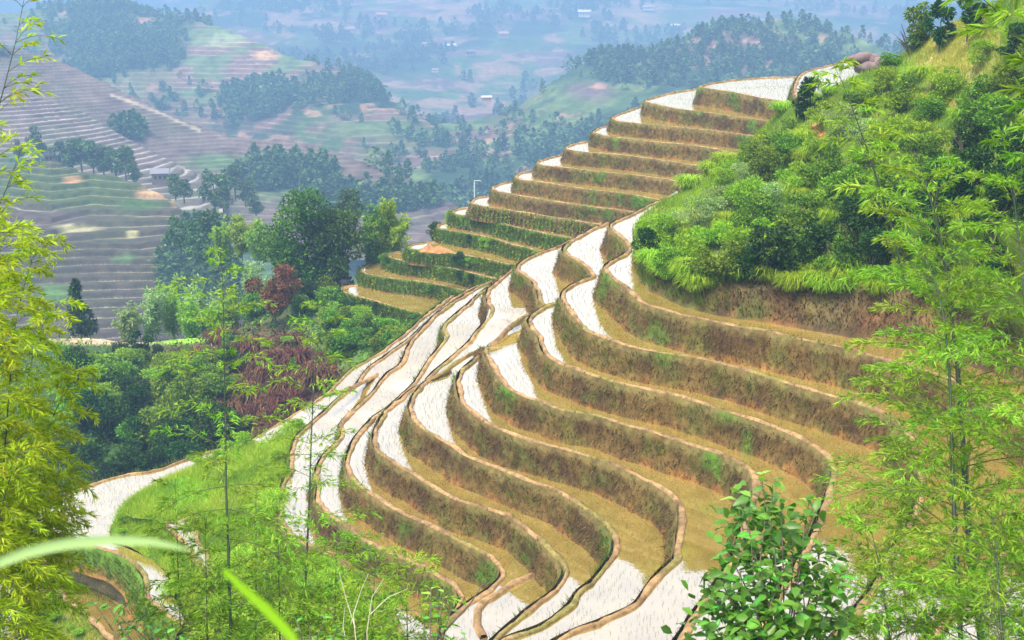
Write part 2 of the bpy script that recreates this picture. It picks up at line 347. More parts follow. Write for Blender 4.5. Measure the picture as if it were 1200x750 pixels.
ULAB = {1: 'top flooded rice terrace of the far flank, widest white pond under the hazy forest',
2: 'second terrace from the top of the far flank', 3: 'third terrace from the top of the far flank', 4: 'fourth terrace from the top of the far flank',
5: 'fifth terrace from the top of the far flank', 6: 'sixth terrace from the top of the far flank', 7: 'seventh terrace from the top, by the bright green tuft',
8: 'eighth terrace from the top of the far flank', 9: 'ninth and lowest brown-banked terrace of the far flank',
10: 'highest grassy overgrown terrace below the brown-banked ones', 11: 'second overgrown green terrace below the brown banks',
12: 'green terrace with a bare orange soil slump above it', 13: 'narrow muddy terrace with a white tip under the orange slump',
14: 'lowest muddy terrace ledge with a pale rounded tip beside the bamboo clump', 15: 'dirt ledge path below the overgrown green banks'}

def path3(key, pts, zd):
    out = []
    for p in pts:
        z = zd if len(p) == 2 else (Z[p[2]] if isinstance(p[2], str) else p[2])
        out.append(atz(p[0], p[1], z))
    return np.array(out)
def pixel_of(v):
    x, y, z = v[..., 0], v[..., 1], v[..., 2]; dp = y*cP-z*sP; up = y*sP+z*cP
    return 600+FOC*x/dp, 375-FOC*up/dp
PATH = {}
for k, p in PX.items(): PATH[k] = crom(path3(k, p, Z[k]), .3)
for k, p in UP.items(): PATH[k] = crom(path3(k, p, ZU[k]), .4)

def bund_strip(P, r=.10, h=.055, sink=.14):
    n = normals2(P); j = fbm(P, 1.6, 4)*.26; h = h*(1+fbm(P+9, .8, 2)*.9)
    prof = [(-r*1.25, -sink), (-r, h*.55), (-r*.5, h), (r*.15, h*1.02), (r*.7, h*.75), (r*1.2, -sink*.6)]
    V = np.stack([P+n*(a*(1+1.6*fbm(P+50, .7, 4))+j*.9)[:, None]+np.stack([0*j, 0*j, np.broadcast_to(b, j.shape)+fbm(P+a[:, None]*9, 3., 4)*.16], 1) for a, b in
                  [(np.full(len(P), a), b*np.ones(len(P))) for a, b in prof]])
    return V, gridfaces(len(prof), len(P))
def bank(P, drop, slope, seed, nr=8, r=.15, green=0.):
    """earth face falling outward from a bund; drop per point"""
    n = normals2(P); t = np.linspace(0, 1, nr)[:, None, None]; drop = np.broadcast_to(drop, (len(P),))
    off = r+.02+slope*drop[None, :, None]*(t**.8)*(1-.25*np.sin(t*3.1))
    V = P[None]+n[None]*off; V = V+0.; V[..., 2] = P[None, :, 2]+.04-(drop[None]+.12)*t[..., 0]
    d = fbm(V+seed*3.1, .9, 4)*.34+fbm(V+seed, 4., 3)*.14
    V += n[None]*d[..., None]*np.sin(np.clip(t*1.15, 0, 1)*math.pi*.5)
    tt = t[..., 0]+fbm(V, 1.6, 3)*.7
    a = fbm(V+31, .7, 4)+.5; b2 = fbm(V+77, 1.7, 4)+.5
    c = mixc((.12, .074, .021), (.066, .038, .014), sstep(a, .42, .62))
    c = mixc(c, np.array((.095, .09, .018)), sstep(b2, .48, .66)*.75)
    c = mixc(c, np.array((.17, .135, .045)), sstep(.28-tt, 0, .2)*.6)
    c = mixc(c, np.array((.21, .095, .026)), sstep(tt, .86, 1.04)*.8)
    c = mixc(c, np.array((.07, .15, .012)), np.clip(sstep(a+fbm(V+5, .25, 2)*.6+green, .66, .8)*sstep(.9-tt, 0, .3), 0, 1)*.85)
    return V, gridfaces(nr, len(P)), c
def bank_blades(V, dens, seed, hl=(.16, .38), wd=.024, green=0., lo=.13, hi=.93):
    nr, nc = V.shape[:2]; A = V[:-1, :-1]; B = V[:-1, 1:]; C = V[1:, :-1]
    ar = np.linalg.norm(np.cross(B-A, C-A), axis=-1); px, py = pixel_of(A)
    ar = ar*((px > -30) & (px < 1230) & (py < 780) & (py > -30)); n = int(ar.sum()*dens)
    if n < 3: return None
    pr = (ar/ar.sum()).ravel(); k = rng.choice(len(pr), n, p=pr); i, j = k//(nc-1), k % (nc-1)
    u, v = rng.random((n, 1)), rng.random((n, 1)); p = A[i, j]+(B[i, j]-A[i, j])*u+(C[i, j]-A[i, j])*v
    t = (i+v[:, 0])/(nr-1); ok = (t < hi) & (t > lo); p, i, j, t = p[ok], i[ok], j[ok], t[ok]
    nn = unit(np.cross(B[i, j]-A[i, j], C[i, j]-A[i, j])); nn *= np.sign(nn[:, 2:3]+.001); n = len(p)
    L = rng.uniform(*hl, n); q = fbm(p+11, .7, 3)+.5
    gr = (q+fbm(p+5, .25, 2)*.6+green+rng.normal(0, .09, n)-.12*(t-.2) > .63)
    hang = np.where(gr, .75, rng.uniform(-.75, .35, n))
    tip = nn*(L*rng.uniform(.35, .8, n))[:, None]; tip[:, 2] += L*hang; tip += rng.normal(0, .05, (n, 3))
    tone = np.where(gr, rng.uniform(.72, 1, n), np.clip(rng.normal(.30, .18, n)+.25*fbm(p, 1.5, 2), 0, .66))
    a = rng.uniform(0, 6.3, n); s = np.stack([np.cos(a), np.sin(a), 0*a], 1)*wd*rng.uniform(.6, 1.5, n)[:, None]
    Vb = np.stack([p-s, p+s, p+tip], 1).reshape(-1, 3)
    return Vb, np.arange(3*n).reshape(-1, 3), np.repeat(tone, 3)
def bund_col(V):
    a = fbm(V, 1.5, 4)+.5; c = mixc((.30, .185, .085), (.18, .112, .05), sstep(a, .4, .65))
    return mixc(c, np.array((.15, .15, .03)), sstep(fbm(V+40, .6, 3)+.5, .55, .7)*.65)

TERR = {}
def terrace(key, label, inner, drop, slope=.35, water=True, seedlings=True, dens=85, green=0., blade=(.14, .34), bw=.022, zoff=0, group='terraces of the near slope'):
    P = PATH[key]; P = P+normals2(P)*(fbm(P, .8, 3)*.16)[:, None]*np.array([1, 1, 0]); loc = P[len(P)//2].copy(); loc[2] -= 1
    root = thing('rice_terrace', label, 'terrace', tuple(loc), group=group); TERR[key] = root
    V, F, c = bank(P, drop, slope, hash(str(key)) % 50, green=green)
    mesh('earth_bank', V.reshape(-1, 3)-loc, F, M_EARTH, root, col=c.reshape(-1, 3), smooth=True)
    g = bank_blades(V, dens, 1, blade, bw, green)
    if g: kind(mesh('bank_grass', g[0]-loc, g[1], M_GRASSB, root, tone=g[2]), 'stuff')
    Vb, Fb = bund_strip(P); mesh('mud_bund', Vb.reshape(-1, 3)-loc, Fb, M_EARTH, root, col=bund_col(Vb).reshape(-1, 3), smooth=True)
    # short grass along the bund lip
    n = len(P); m = int(n*6); i = rng.integers(0, n, m); nn = normals2(P)
    p = P[i]+nn[i]*rng.choice([-.11, .13, .16], m)[:, None]*rng.uniform(.4, 1.3, m)[:, None]; keep = fbm(p+3, .6, 2)+rng.normal(0, .12, m) > .0; p = p[keep]
    if len(p) > 2:
        vb, fb = blades(p, rng.uniform(.05, .17, len(p)), .028, rng.normal(0, .04, (len(p), 3)))
        kind(mesh('bund_grass', vb-loc, fb, M_GRASSB, root, tone=np.repeat(np.clip(rng.normal(.62, .22, len(p)), 0, 1), 3)), 'stuff')
    if not water: return root
    N2 = normals2(P); poly = np.vstack([P-N2*.06, inner[::-1]]); poly = poly.copy(); poly[:, 2] -= .03
    d = np.linalg.norm(np.diff(poly[:, :2], axis=0), axis=1); poly = poly[np.concatenate([[True], d > .02])]
    try:
        Vw, Fw = fillpoly(poly); mesh('paddy_water', Vw-loc, Fw, M_WATER, root, smooth=True)
    except Exception as e: print('fill', key, e)
    if seedlings:
        # rows that follow the bund, every 0.27 m
        pts = []
        for k in range(1, 60):
            o = P-N2*(.12+.27*k); seg = o[::1]
            q = crom(seg[::3], .2) if len(seg) > 9 else seg
            pts.append(q)
        q = np.vstack(pts); q = q+rng.normal(0, .022, q.shape)*np.array([1, 1, 0]); ok = inside(poly, q)
        px, py = pixel_of(q); ok &= (px > -10) & (px < 1210) & (py < 765); q = q[ok]
        # thin out rows that pile up where the bund curves inward
        h = np.unique((np.floor(q[:, 0]/.15).astype(np.int64)*100003+np.floor(q[:, 1]/.15).astype(np.int64)), return_index=True)[1]; q = q[h]
        q = q[rng.random(len(q)) < .6]
        zz = np.interp(0, [0], [0])
        dd = None
        # take z from the nearest bund point (strips may fall along their length)
        step = max(1, len(poly)//260); pp = poly[::step]
        idx = np.argmin(((q[:, None, :2]-pp[None, :, :2])**2).sum(-1), axis=1) if len(q) < 60000 else np.zeros(len(q), int)
        q[:, 2] = pp[idx, 2]+.01
        n = len(q)
        if n > 5:
            vs, fs = [], []
            for b in range(3):
                v, f = blades(q, rng.uniform(.07, .14, n), .011, rng.normal(0, .035, (n, 3))*np.array([1, 1, 0])); fs.append(f+len(vs)*3*n); vs.append(v)
            kind(mesh('rice_seedlings', np.vstack(vs)-loc, np.vstack(fs), M_SEED, root, tone=np.repeat(rng.random(3*n), 3)), 'stuff')
    return root
def sub(key, a, b):                # stretch of a path between two pixels
    P = PATH[key]; px, py = pixel_of(P)
    i = np.argmin((px-a[0])**2+(py-a[1])**2); j = np.argmin((px-b[0])**2+(py-b[1])**2)
    return P[i:j+1] if j >= i else P[j:i+1][::-1]
def setz(P, z): P = P.copy(); P[:, 2] = z; return P
FOOT_A = np.array([atz(x, y, Z['A']) for x, y in [(850,212),(815,218),(792,224),(770,238),(757,258),(752,280),(750,296),(753,312),(758,326),(766,337),(778,345),(804,355),(835,363),(868,369),(901,373),(934,379),(968,385),(1001,391),(1061,403),(1122,418),(1202,445),(1270,485),(1340,550),(1340,650),(1280,740),(1200,800)]])
SL = .35
terrace('A', LAB['A'], FOOT_A, Z['A']-Z['B'], SL)
terrace('B', LAB['B'], setz(sub('A', (722, 260), (1060, 800)), Z['B']), Z['B']-Z['C'], SL)
terrace('C', LAB['C'], setz(sub('B', (672, 281), (930, 800)), Z['C']), Z['C']-Z['D'], SL)
pD = PATH['D']; dD = np.full(len(pD), Z['D']-Z['E']); iT = int(np.argmin(pD[:, 2])); xD, yD = pixel_of(pD)
jT = iT+int(np.argmin(np.abs(xD[iT:iT+60]-571)+np.abs(yD[iT:iT+60]-409)))
dD[iT:jT] = .2
terrace('D', LAB['D'], setz(sub('C', (645, 293), (850, 800)), Z['D']), dD, SL)
terrace('E', LAB['E'], setz(sub('D', (571, 407), (770, 790)), Z['E']), Z['E']-Z['F'], SL)
terrace('F', LAB['F'], setz(sub('E', (571, 410), (615, 785)), Z['F']), Z['F']-Z['G'], SL)
terrace('G', LAB['G'], setz(sub('F', (517, 440), (570, 770)), Z['G']), Z['G']-Z['H'], SL)
def levelto(A, B):                 # heights along A taken from the nearest place on B, so that a strip is level across
    A = A.copy(); A[:, 2] = B[np.argmin(((A[:, None, :2]-B[None, :, :2])**2).sum(-1), 1), 2]; return A
dH = levelto(sub('D', (612, 309), (501, 446)), PATH['H'])
terrace('H', LAB['H'], np.vstack([dH, setz(sub('G', (470, 468), (575, 755)), Z['H'])]), Z['H']-Z['I'], SL)
iH = levelto(PATH['H'], PATH['I'])
terrace('I', LAB['I'], iH, 1.15, SL, green=.03)
iI = levelto(PATH['I'], PATH['J'])
terrace('J', LAB['J'], iI, 1.2, SL, green=.25)
KIN = [(530,349,-22),(505,367,-22),(480,390,-22.3),(450,413,-22.8),(430,428,-23.3),(415,441,-23.7),(400,456,-24.1),(382,478,-24.6),(367,494,-25),(350,506,-25.5),(335,520,-26),(315,530,-26.5),(285,530,-26.8),(262,531),(240,543),(215,558),(180,573),(152,588),(138,600),(128,622),(131,636),(150,642),(178,655),(196,672),(204,700),(215,725)]
terrace('K', LAB['K'], levelto(np.array([atz(p[0], p[1], Z['K'] if len(p) < 3 else p[2]) for p in KIN]), PATH['K']), .95, .8, green=.5)
for k in range(1, 16):
    P = PATH[k]; far = k <= 9
    if k == 1: inn = np.array([atz(x, y, ZU[1]) for x, y in [(990, 87), (1010, 100), (1000, 132)]])
    else:
        q = PATH[k-1]; inn = setz(q, ZU[k])
    terrace(k, ULAB[k], inn, 1.17 if k > 1 else 1.5, .3, seedlings=far, dens=62 if far else 80, green=0. if far else .42,
            blade=(.14, .36) if far else (.25, .6), bw=.03 if far else .045, group='terraces of the far flank')
# the ledge above the top pond, with its own small pond
PATH['T'] = crom(path3('T', [(990,72),(966,78),(947,83),(937,90),(932,101),(933,111),(941,119),(965,126)], ZU[1]+1.55), .4)
terrace('T', 'small bright pond ledge above the top terrace, half hidden by a dark bush', np.array([atz(x, y, ZU[1]+1.55) for x, y in [(1010, 76), (1015, 100), (990, 124)]]), 1.3, .3, dens=85, group='terraces of the far flank')

# dividing bunds inside ponds
def divider(root, pts, z, r=.11, h=.07):
    P = crom(np.array([atz(q[0], q[1], q[2] if len(q) > 2 else z) for q in pts]), .25); loc = np.array(root.location)
    Vb, Fb = bund_strip(P, r, h); mesh('dividing_bund', Vb.reshape(-1, 3)-loc, Fb, M_EARTH, root, col=bund_col(Vb).reshape(-1, 3), smooth=True)
divider(TERR['H'], [(652,664),(640,668),(617,677),(593,690),(570,703),(560,717),(560,733),(568,748)], Z['H']-.02, .15, .13)
divider(TERR['D'], [(636,355,-17.6),(622,366,-17.65),(600,381,-17.8),(585,394,-18.),(574,404,-18.4)], Z['D']-.02)
divider(TERR['J'], [(380,463),(410,455),(440,440),(452,430)], -22.9)

# ================================================================== HILLS, SLOPES, AIR
def stairs(z, step, p, soft=.16, wob=.5):
    q = z/step+fbm(p, .012, 3)*wob; f = np.floor(q); r = q-f
    return (f+sstep(r, 0, soft))*step, r
def hill(name, rows, nu, nv, amp, scale, cover, mat=None, step=None, stepmask=None, kindname='structure', soft=.3, pin=False):
    g = loft(rows, nu, nv); V = topos(g)
    dz = fbm(V, scale, 5)*amp; V = V.copy(); dz = dz*(np.clip(np.linspace(0, len(rows)-1, nv)/.5, 0, 1)[:, None] if pin else 1); V[..., 2] += dz
    ph = np.zeros(V.shape[:2])
    if step:
        z2, ph = stairs(V[..., 2], step, V, soft); m = 1 if stepmask is None else stepmask(g, V)
        V[..., 2] = V[..., 2]*(1-m)+z2*m
    c = cover(g, V, ph)*(1 if mat is M_SLOPE else (.66 if mat is M_HILL else .85))
    o = mesh(name, V.reshape(-1, 3), gridfaces(nv, nu), mat or M_FAR, col=np.clip(c, 0, 1).reshape(-1, 3), smooth=step is None or stepmask is not None)
    if kindname: o['kind'] = kindname
    return g, V
FOREST = np.array((.035, .075, .025)); MAUVE = np.array((.115, .082, .066)); TAN = np.array((.40, .33, .23)); GREEN = np.array((.085, .15, .04)); SOIL = np.array((.42, .23, .15)); ORANGE = np.array((.5, .30, .14))

# the wide ground sheet of the valley floor, out to the horizon
gx = np.linspace(-7000, 7000, 30); gy = np.linspace(-600, 9000, 30); X, Y = np.meshgrid(gx, gy)
Vg = np.stack([X, Y, np.full_like(X, -140.)], -1); o = mesh('ground', Vg.reshape(-1, 3), gridfaces(30, 30), M_FAR, col=np.tile(GREEN, (900, 1))); o['kind'] = 'structure'

def patches(V, sc1, a, b, t0=.5, w=.06): return mixc(a, b, sstep(fbm(V, sc1, 4)+.5, t0-w, t0+w))
def patchwork(V, ph, sc1=1., brown=.5, green=.5):
    a = fbm(V+11, .012*sc1, 5)+.5; b = fbm(V+222, .02*sc1, 5)+.5; e = fbm(V+333, .06*sc1, 4)+.5
    c = mixc((.055, .10, .022), (.11, .155, .04), sstep(e, .4, .62))
    f = mixc(np.array((.17, .095, .065)), np.array((.12, .078, .06)), sstep(e, .42, .6)); f = mixc(f, np.array((.36, .25, .17)), sstep(ph, .72, .95)*.8)
    c = mixc(c, f, sstep(b, brown-.03, brown+.03)); c = mixc(c, np.array((.022, .052, .018)), sstep(a, green-.02, green+.03)*.95)
    return mixc(c, np.array((.34, .19, .11)), sstep(fbm(V+500, .05*sc1, 4)+.5, .66, .70)*.8)
def cov_back(g, V, ph):
    c = patchwork(V, ph, .4, .52, .52); return mixc(c, SOIL*.8, sstep(fbm(V+300, .01, 3)+.5, .66, .72)*.7)
hill('mountain', [[(-300,75,1700),(300,72,1750),(700,66,1800),(1100,80,1750),(1500,90,1700)], [(-300,20,2000),(300,24,2050),(650,30,2100),(900,8,2100),(1500,0,2000)], [(-300,-40,2500),(300,-45,2600),(650,-45,2700),(1000,-55,2700),(1500,-60,2500)], [(-300,0,3400),(600,-20,3500),(1500,-20,3400)]], 160, 90, 70, .004, cov_back)
def cov_village(g, V, ph):
    c = patchwork(V, ph, .7, .52, .53); 
    c = mixc(c, SOIL, blob(g, 735, 12, 60, 14)*.5); return mixc(c, SOIL, sstep(fbm(V+200, .02, 3)+.5, .64, .7)*.6)
gV, VV = hill('far_valley_slope', [[(230,190,800),(500,190,820),(800,190,820),(1300,190,800)], [(230,110,1080),(500,110,1100),(800,110,1100),(1300,110,1080)], [(230,20,1450),(500,12,1500),(800,18,1500),(1300,40,1400)], [(230,-25,1850),(500,-30,1900),(800,-20,1900),(1300,0,1800)], [(230,60,2100),(800,60,2200),(1300,60,2100)]], 200, 160, 26, .009, cov_village, step=5., soft=.4, stepmask=lambda g, V: sstep(fbm(V, .006, 3)+.5, .45, .55)*.7)
def cov_right(g, V, ph):
    c = patchwork(V, ph, 1.2, .58, .54)
    c = mixc(c, MAUVE, blob(g, 690, 105, 40, 16)); c = mixc(c, SOIL, blob(g, 820, 72, 16, 5)*.8); c = mixc(c, MAUVE*1.1, blob(g, 590, 122, 34, 22)); return mixc(c, SOIL*.9, blob(g, 700, 100, 14, 6))
gR, VR = hill('forest_hill', [[(440,300,440),(560,280,450),(700,270,450),(900,270,450),(1300,300,420)], [(440,225,510),(560,215,520),(700,190,520),(900,180,520),(1300,220,500)], [(480,158,640),(520,145,650),(560,138,660),(600,128,660),(640,100,660),(680,74,660),(720,60,650),(760,66,640),(800,50,640),(850,30,650),(920,22,660),(960,30,650),(1000,42,640),(1060,68,620),(1120,95,600),(1300,120,560)],
    [(480,190,760),(640,140,780),(800,100,760),(960,80,760),(1300,180,700)]], 320, 220, 10, .02, cov_right, step=2.6, soft=.35, stepmask=lambda g, V: .7)
def cov_s2(g, V, ph):
    c = patchwork(V, ph, 1.2, .5, .56); red = np.clip(blob(g, 280, 72, 90, 62)*1.2-fbm(V, .03, 3)*1.2, 0, 1)
    t = mixc(np.array((.17, .10, .07)), np.array((.40, .28, .20)), sstep(ph, .62, .95)); t = mixc(t, GREEN, sstep(fbm(V+50, .04, 3)+.5, .52, .62)*.8)
    c = mixc(c, t, np.clip(red*1.5, 0, 1)); c = mixc(c, mixc(np.array((.085, .12, .03)), np.array((.24, .17, .11)), sstep(ph, .7, .95)), np.clip(blob(g, 480, 190, 110, 70)-.2, 0, 1))
    c = mixc(c, (.30, .36, .16), blob(g, 262, 50, 40, 12)*.6); c = mixc(c, ORANGE*1.1, blob(g, 312, 68, 22, 4)); return mixc(c, np.array((.45, .40, .33)), blob(g, 400, 98, 22, 6))
gS, VS = hill('terraced_ridge', [[(-60,150,720),(0,160,700),(60,170,680),(100,175,660),(150,185,650),(200,200,640),(260,215,620),(330,230,590),(400,245,560),(470,265,530),(520,280,510),(560,290,500),(620,300,480)],
    [(-60,75,810),(0,80,790),(60,80,780),(100,84,770),(150,90,750),(200,100,730),(260,110,700),(330,130,660),(400,155,620),(470,190,580),(520,215,550),(560,235,530),(620,260,500)],
    [(-60,14,900),(0,16,890),(60,12,880),(100,10,870),(150,14,850),(200,24,830),(260,36,800),(330,66,750),(400,88,710),(470,124,660),(520,158,620),(560,200,580),(620,245,530)],
    [(-60,60,1050),(100,60,1020),(260,90,950),(400,150,840),(520,210,720),(620,280,600)]], 420, 330, 9, .02, cov_s2, step=2.1, soft=.35, stepmask=lambda g, V: .9)
def cov_s1(g, V, ph):
    c = mixc(MAUVE*.9, MAUVE*1.1, sstep(fbm(V, .05, 3)+.5, .4, .6)); c = mixc(c, (.21, .18, .14), sstep(ph, .78, .95)*.7); gr = np.clip(blob(g, 330, 215, 75, 26)+blob(g, 480, 232, 70, 16)*.9+blob(g, 250, 190, 50, 12)*.8-fbm(V, .05, 3), 0, 1)
    c = mixc(c, mixc(np.array((.075, .13, .04)), np.array((.14, .20, .07)), sstep(ph, .6, .95)), gr); e = fbm(V+9, .03, 2)
    k = np.exp(-((g[..., 1]-(112+(g[..., 0]-130)*.43+e*14))/2.2)**2)*((g[..., 0] > 130) & (g[..., 0] < 235)); c = mixc(c, TAN*1.1, np.clip(k, 0, 1)*.6)
    return mixc(c, np.array((.45, .27, .18)), blob(g, 505, 228, 26, 5)*.9)
gM, VM = hill('terraced_hillside', [[(-60,240,400),(0,245,395),(60,250,390),(130,262,380),(200,275,370),(270,290,360),(335,300,352),(400,305,345),(480,310,340),(545,315,335),(620,320,330)],
    [(-60,150,455),(0,155,450),(60,165,440),(130,185,430),(200,210,420),(270,225,408),(335,235,396),(400,245,384),(480,258,372),(545,278,360),(620,295,350)],
    [(-60,42,520),(0,54,510),(60,68,500),(130,102,485),(200,137,470),(270,162,455),(335,165,440),(400,183,425),(480,215,405),(545,245,390),(620,275,370)],
    [(-60,90,600),(130,150,560),(335,215,500),(480,265,450),(620,320,400)]], 380, 480, 4, .03, cov_s1, step=.95, soft=.22)
def cov_sub(g, V, ph):
    c = mixc(MAUVE*.95, MAUVE*1.15, sstep(fbm(V, .06, 3)+.5, .4, .6)); c = mixc(c, (.38, .34, .27), sstep(ph, .66, .92)); c = mixc(c, GREEN*.8, np.clip(blob(g, 40, 190, 90, 22)-fbm(V, .05, 3)*1.6, 0, 1)); return mixc(c, TAN*.9, blob(g, 222, 196, 14, 5))
gB, VB = hill('terraced_spur', [[(-60,235,385),(0,238,382),(40,240,380),(100,245,376),(150,248,372),(205,250,368),(235,252,366),(262,256,364)], [(-60,160,425),(0,165,420),(40,172,416),(100,188,410),(150,203,404),(205,214,398),(235,218,396),(262,230,390)],
    [(-60,96,465),(0,108,460),(40,114,455),(100,135,446),(150,165,436),(205,191,424),(232,203,416),(262,222,402)], [(-60,150,520),(100,185,500),(205,230,460),(262,262,430)]], 260, 330, 3, .03, cov_sub, step=1.0, soft=.22)
def cov_near(g, V, ph):
    c = mixc(np.array((.095, .068, .052)), np.array((.075, .058, .04)), sstep(fbm(V, .08, 3)+.5, .4, .6)); rim = sstep(ph, .80, .95)*(.85-.5*sstep(fbm(V+3, .12, 3)+.5, .5, .6)); c = mixc(c, (.30, .26, .18), rim)
    up = np.clip(blob(g, 70, 222, 150, 36)*1.2-fbm(V+8, .04, 3)*1.6, 0, 1); c = mixc(c, mixc(np.array((.06, .095, .022)), np.array((.20, .21, .07)), sstep(ph, .72, .95)), up*.85)
    c = mixc(c, GREEN*.8, blob(g, 165, 240, 40, 11)); c = mixc(c, mixc(ORANGE*1.05, TAN, sstep(ph, .6, .9)), blob(g, 180, 227, 26, 9)); c = mixc(c, ORANGE, blob(g, 210, 238, 14, 5)); c = mixc(c, ORANGE, blob(g, 86, 214, 16, 5))
    c = mixc(c, (.42, .38, .19), blob(g, 92, 268, 36, 6)); c = mixc(c, (.40, .36, .16), blob(g, 155, 275, 10, 4)); c = mixc(c, (.09, .18, .05), blob(g, 146, 304, 22, 6)); return mixc(c, (.11, .2, .05), blob(g, 62, 345, 30, 16))
gN, VN = hill('near_terraced_hill', [[(-80,470,225),(0,460,228),(60,450,230),(110,450,230),(160,450,230),(220,450,230),(290,450,225),(360,450,220)], [(-80,285,278),(0,280,280),(60,275,278),(110,282,274),(150,288,270),(190,298,266),(225,312,260),(262,335,252),(360,380,240)],
    [(-80,208,330),(0,202,328),(60,192,325),(105,207,318),(135,210,312),(165,218,304),(200,234,294),(225,262,282),(245,292,270),(275,332,256),(360,375,244)], [(-80,250,380),(60,240,370),(165,262,350),(225,300,310),(360,400,270)]], 340, 620, 3, .035, cov_near, step=1.05, soft=.2, mat=M_HILL)

# the gully between the far hills and the paddies: dead bracken, thicket and a field ledge
def cov_gully(g, V, ph):
    c = patches(V, .12, (.04, .08, .02), (.075, .14, .03), .5); c = mixc(c, np.array((.09, .04, .025)), np.clip(blob(g, 290, 455, 150, 95)*1.3-fbm(V, .2, 3), 0, 1))
    c = mixc(c, (.42, .30, .19), blob(g, 120, 400, 90, 8)); c = mixc(c, (.20, .40, .03), blob(g, 222, 398, 55, 6)); c = mixc(c, (.10, .19, .03), blob(g, 440, 385, 110, 60)*.8); return mixc(c, (.34, .24, .13), np.exp(-((g[..., 1]-(352+(g[..., 0]-350)*.75))/4)**2)*((g[..., 0] > 345) & (g[..., 0] < 410)))
gG, VG = hill('gully_slope', [[(-60,700,84),(0,680,84),(100,660,84),(200,630,84),(300,590,84),(360,540,84),(420,490,86),(480,440,88),(540,400,90)], [(-60,520,100),(0,510,100),(100,490,100),(200,475,100),(300,450,99),(360,425,97),(420,400,95),(480,385,94),(540,370,95)],
    [(-60,416,110),(0,414,110),(80,410,111),(180,408,112),(255,404,112),(300,385,109),(340,352,111),(400,352,109),(440,366,104),(490,380,100),(540,390,99)], [(-60,402,114),(0,400,114.5),(80,398,115),(180,397,115),(262,394,115),(300,374,117),(340,345,118),(400,345,115),(440,358,109),(490,372,104),(540,382,103)],
    [(-60,450,140),(180,440,145),(300,420,145),(400,380,140),(540,400,130)]], 200, 150, 1.2, .15, cov_gully, mat=M_SLOPE)
# earth flank under the left silhouette of the paddies, and the earth under everything
def flank(P, out, name, col):
    n = normals2(P); rows = [P-n*.3-np.array([0, 0, .5]), P+n*.5-np.array([0, 0, 1.6]), P+n*out*.5-np.array([0, 0, 6.]), P+n*out-np.array([0, 0, 16.])]
    V = np.array(rows); V[1:] += (fbm(V[1:], .4, 3)*.8)[..., None]; o = mesh(name, V.reshape(-1, 3), gridfaces(4, len(P)), M_SLOPE, col=np.tile(col, (V.shape[0]*V.shape[1], 1)), smooth=True); o['kind'] = 'structure'
Kp = PATH['K']; flank(Kp[:int(len(Kp)*.72)], 9, 'gully_bank', np.array((.075, .14, .03)))
flank(np.array([atz(x, y, z) for x, y, z in [(700,262,-15.6),(672,281,-16.8),(640,296,-18),(612,308,-19.2),(575,330,-20.3),(545,347,-21.4),(520,365,-22.4)]]), 8, 'gully_bank', np.array((.075, .14, .03)))
# hillside the photographer stands on, running down under the lowest paddies
gx = np.linspace(-75, 75, 120); gy = np.linspace(-30, 108, 140); X, Y = np.meshgrid(gx, gy)
Zb = np.interp(Y, [-30, 0, 10, 20, 32, 45, 60, 80, 108], [8, -1.75, -8, -14.5, -22, -30, -33, -36, -40.])
Vb = np.stack([X, Y, Zb], -1); Vb[..., 2] += fbm(Vb, .12, 4)*1.2
o = mesh('near_hillside', Vb.reshape(-1, 3), gridfaces(140, 120), M_SLOPE, col=patches(Vb, .3, (.10, .17, .03), (.17, .15, .06)).reshape(-1, 3), smooth=True); o['kind'] = 'structure'
# grassy slope between the middle bamboos, from paddy J down to the lowest pond
def cov_knoll(g, V, ph):
    c = patches(V, .5, (.09, .17, .012), (.16, .24, .016), .5); c = mixc(c, (.24, .18, .06), sstep(fbm(V+30, .9, 3)+.5, .62, .72)*.7); return mixc(c, (.10, .34, .02), blob(g, 215, 578, 45, 26))
zk = Z['K']-.05; Jr = [(360,500),(350,508),(345,518),(341,535),(339,552),(331,567),(328,582),(327,603),(335,623),(348,636),(366,646),(390,656),(412,671),(432,688),(450,706),(463,726),(475,760)]
def dz(x, y, z): return (x, y, float(np.linalg.norm(atz(x, y, z))))
row0 = [dz(x, y, zk) for x, y in [(285,531),(262,532),(240,544),(215,559),(180,574),(152,589),(139,601),(129,622),(132,636),(150,642),(178,655),(196,672),(206,690),(215,710),(225,735),(240,770)]]
row1 = [dz(x, y, zk+1.15) for x, y in [(292,527),(272,529),(250,541),(225,554),(190,568),(162,584),(150,594),(146,604),(158,608),(185,607),(206,622),(222,645),(232,668),(242,690),(256,715),(272,760)]]
row2 = [dz(x, y, zk+1.3) for x, y in [(300,524),(285,528),(268,540),(250,552),(235,560),(226,572),(222,585),(222,596),(230,605),(242,612),(252,628),(262,650),(270,672),(280,700),(292,725),(310,770)]]
row3 = [dz(x, y, -24.9) for x, y in Jr]
KNOLL = hill('grassy_knoll', [row0, row1, row2, row3], 130, 60, .5, .5, cov_knoll, mat=M_SLOPE)
# foreground green slope under paddy J
zz = -25.3
row0 = [dz(x, y, -27.) for x, y in [(215,720),(260,760),(330,800),(420,810),(520,800)]]; row1 = [dz(x, y, -25.6) for x, y in [(240,690),(290,715),(350,725),(430,735),(500,745)]]; row2 = [dz(x, y, -24.95) for x, y in [(262,650),(300,668),(360,668),(420,690),(468,740)]]
FORE = hill('green_slope', [row0, row1, row2], 70, 40, .5, .5, cov_knoll, mat=M_SLOPE)
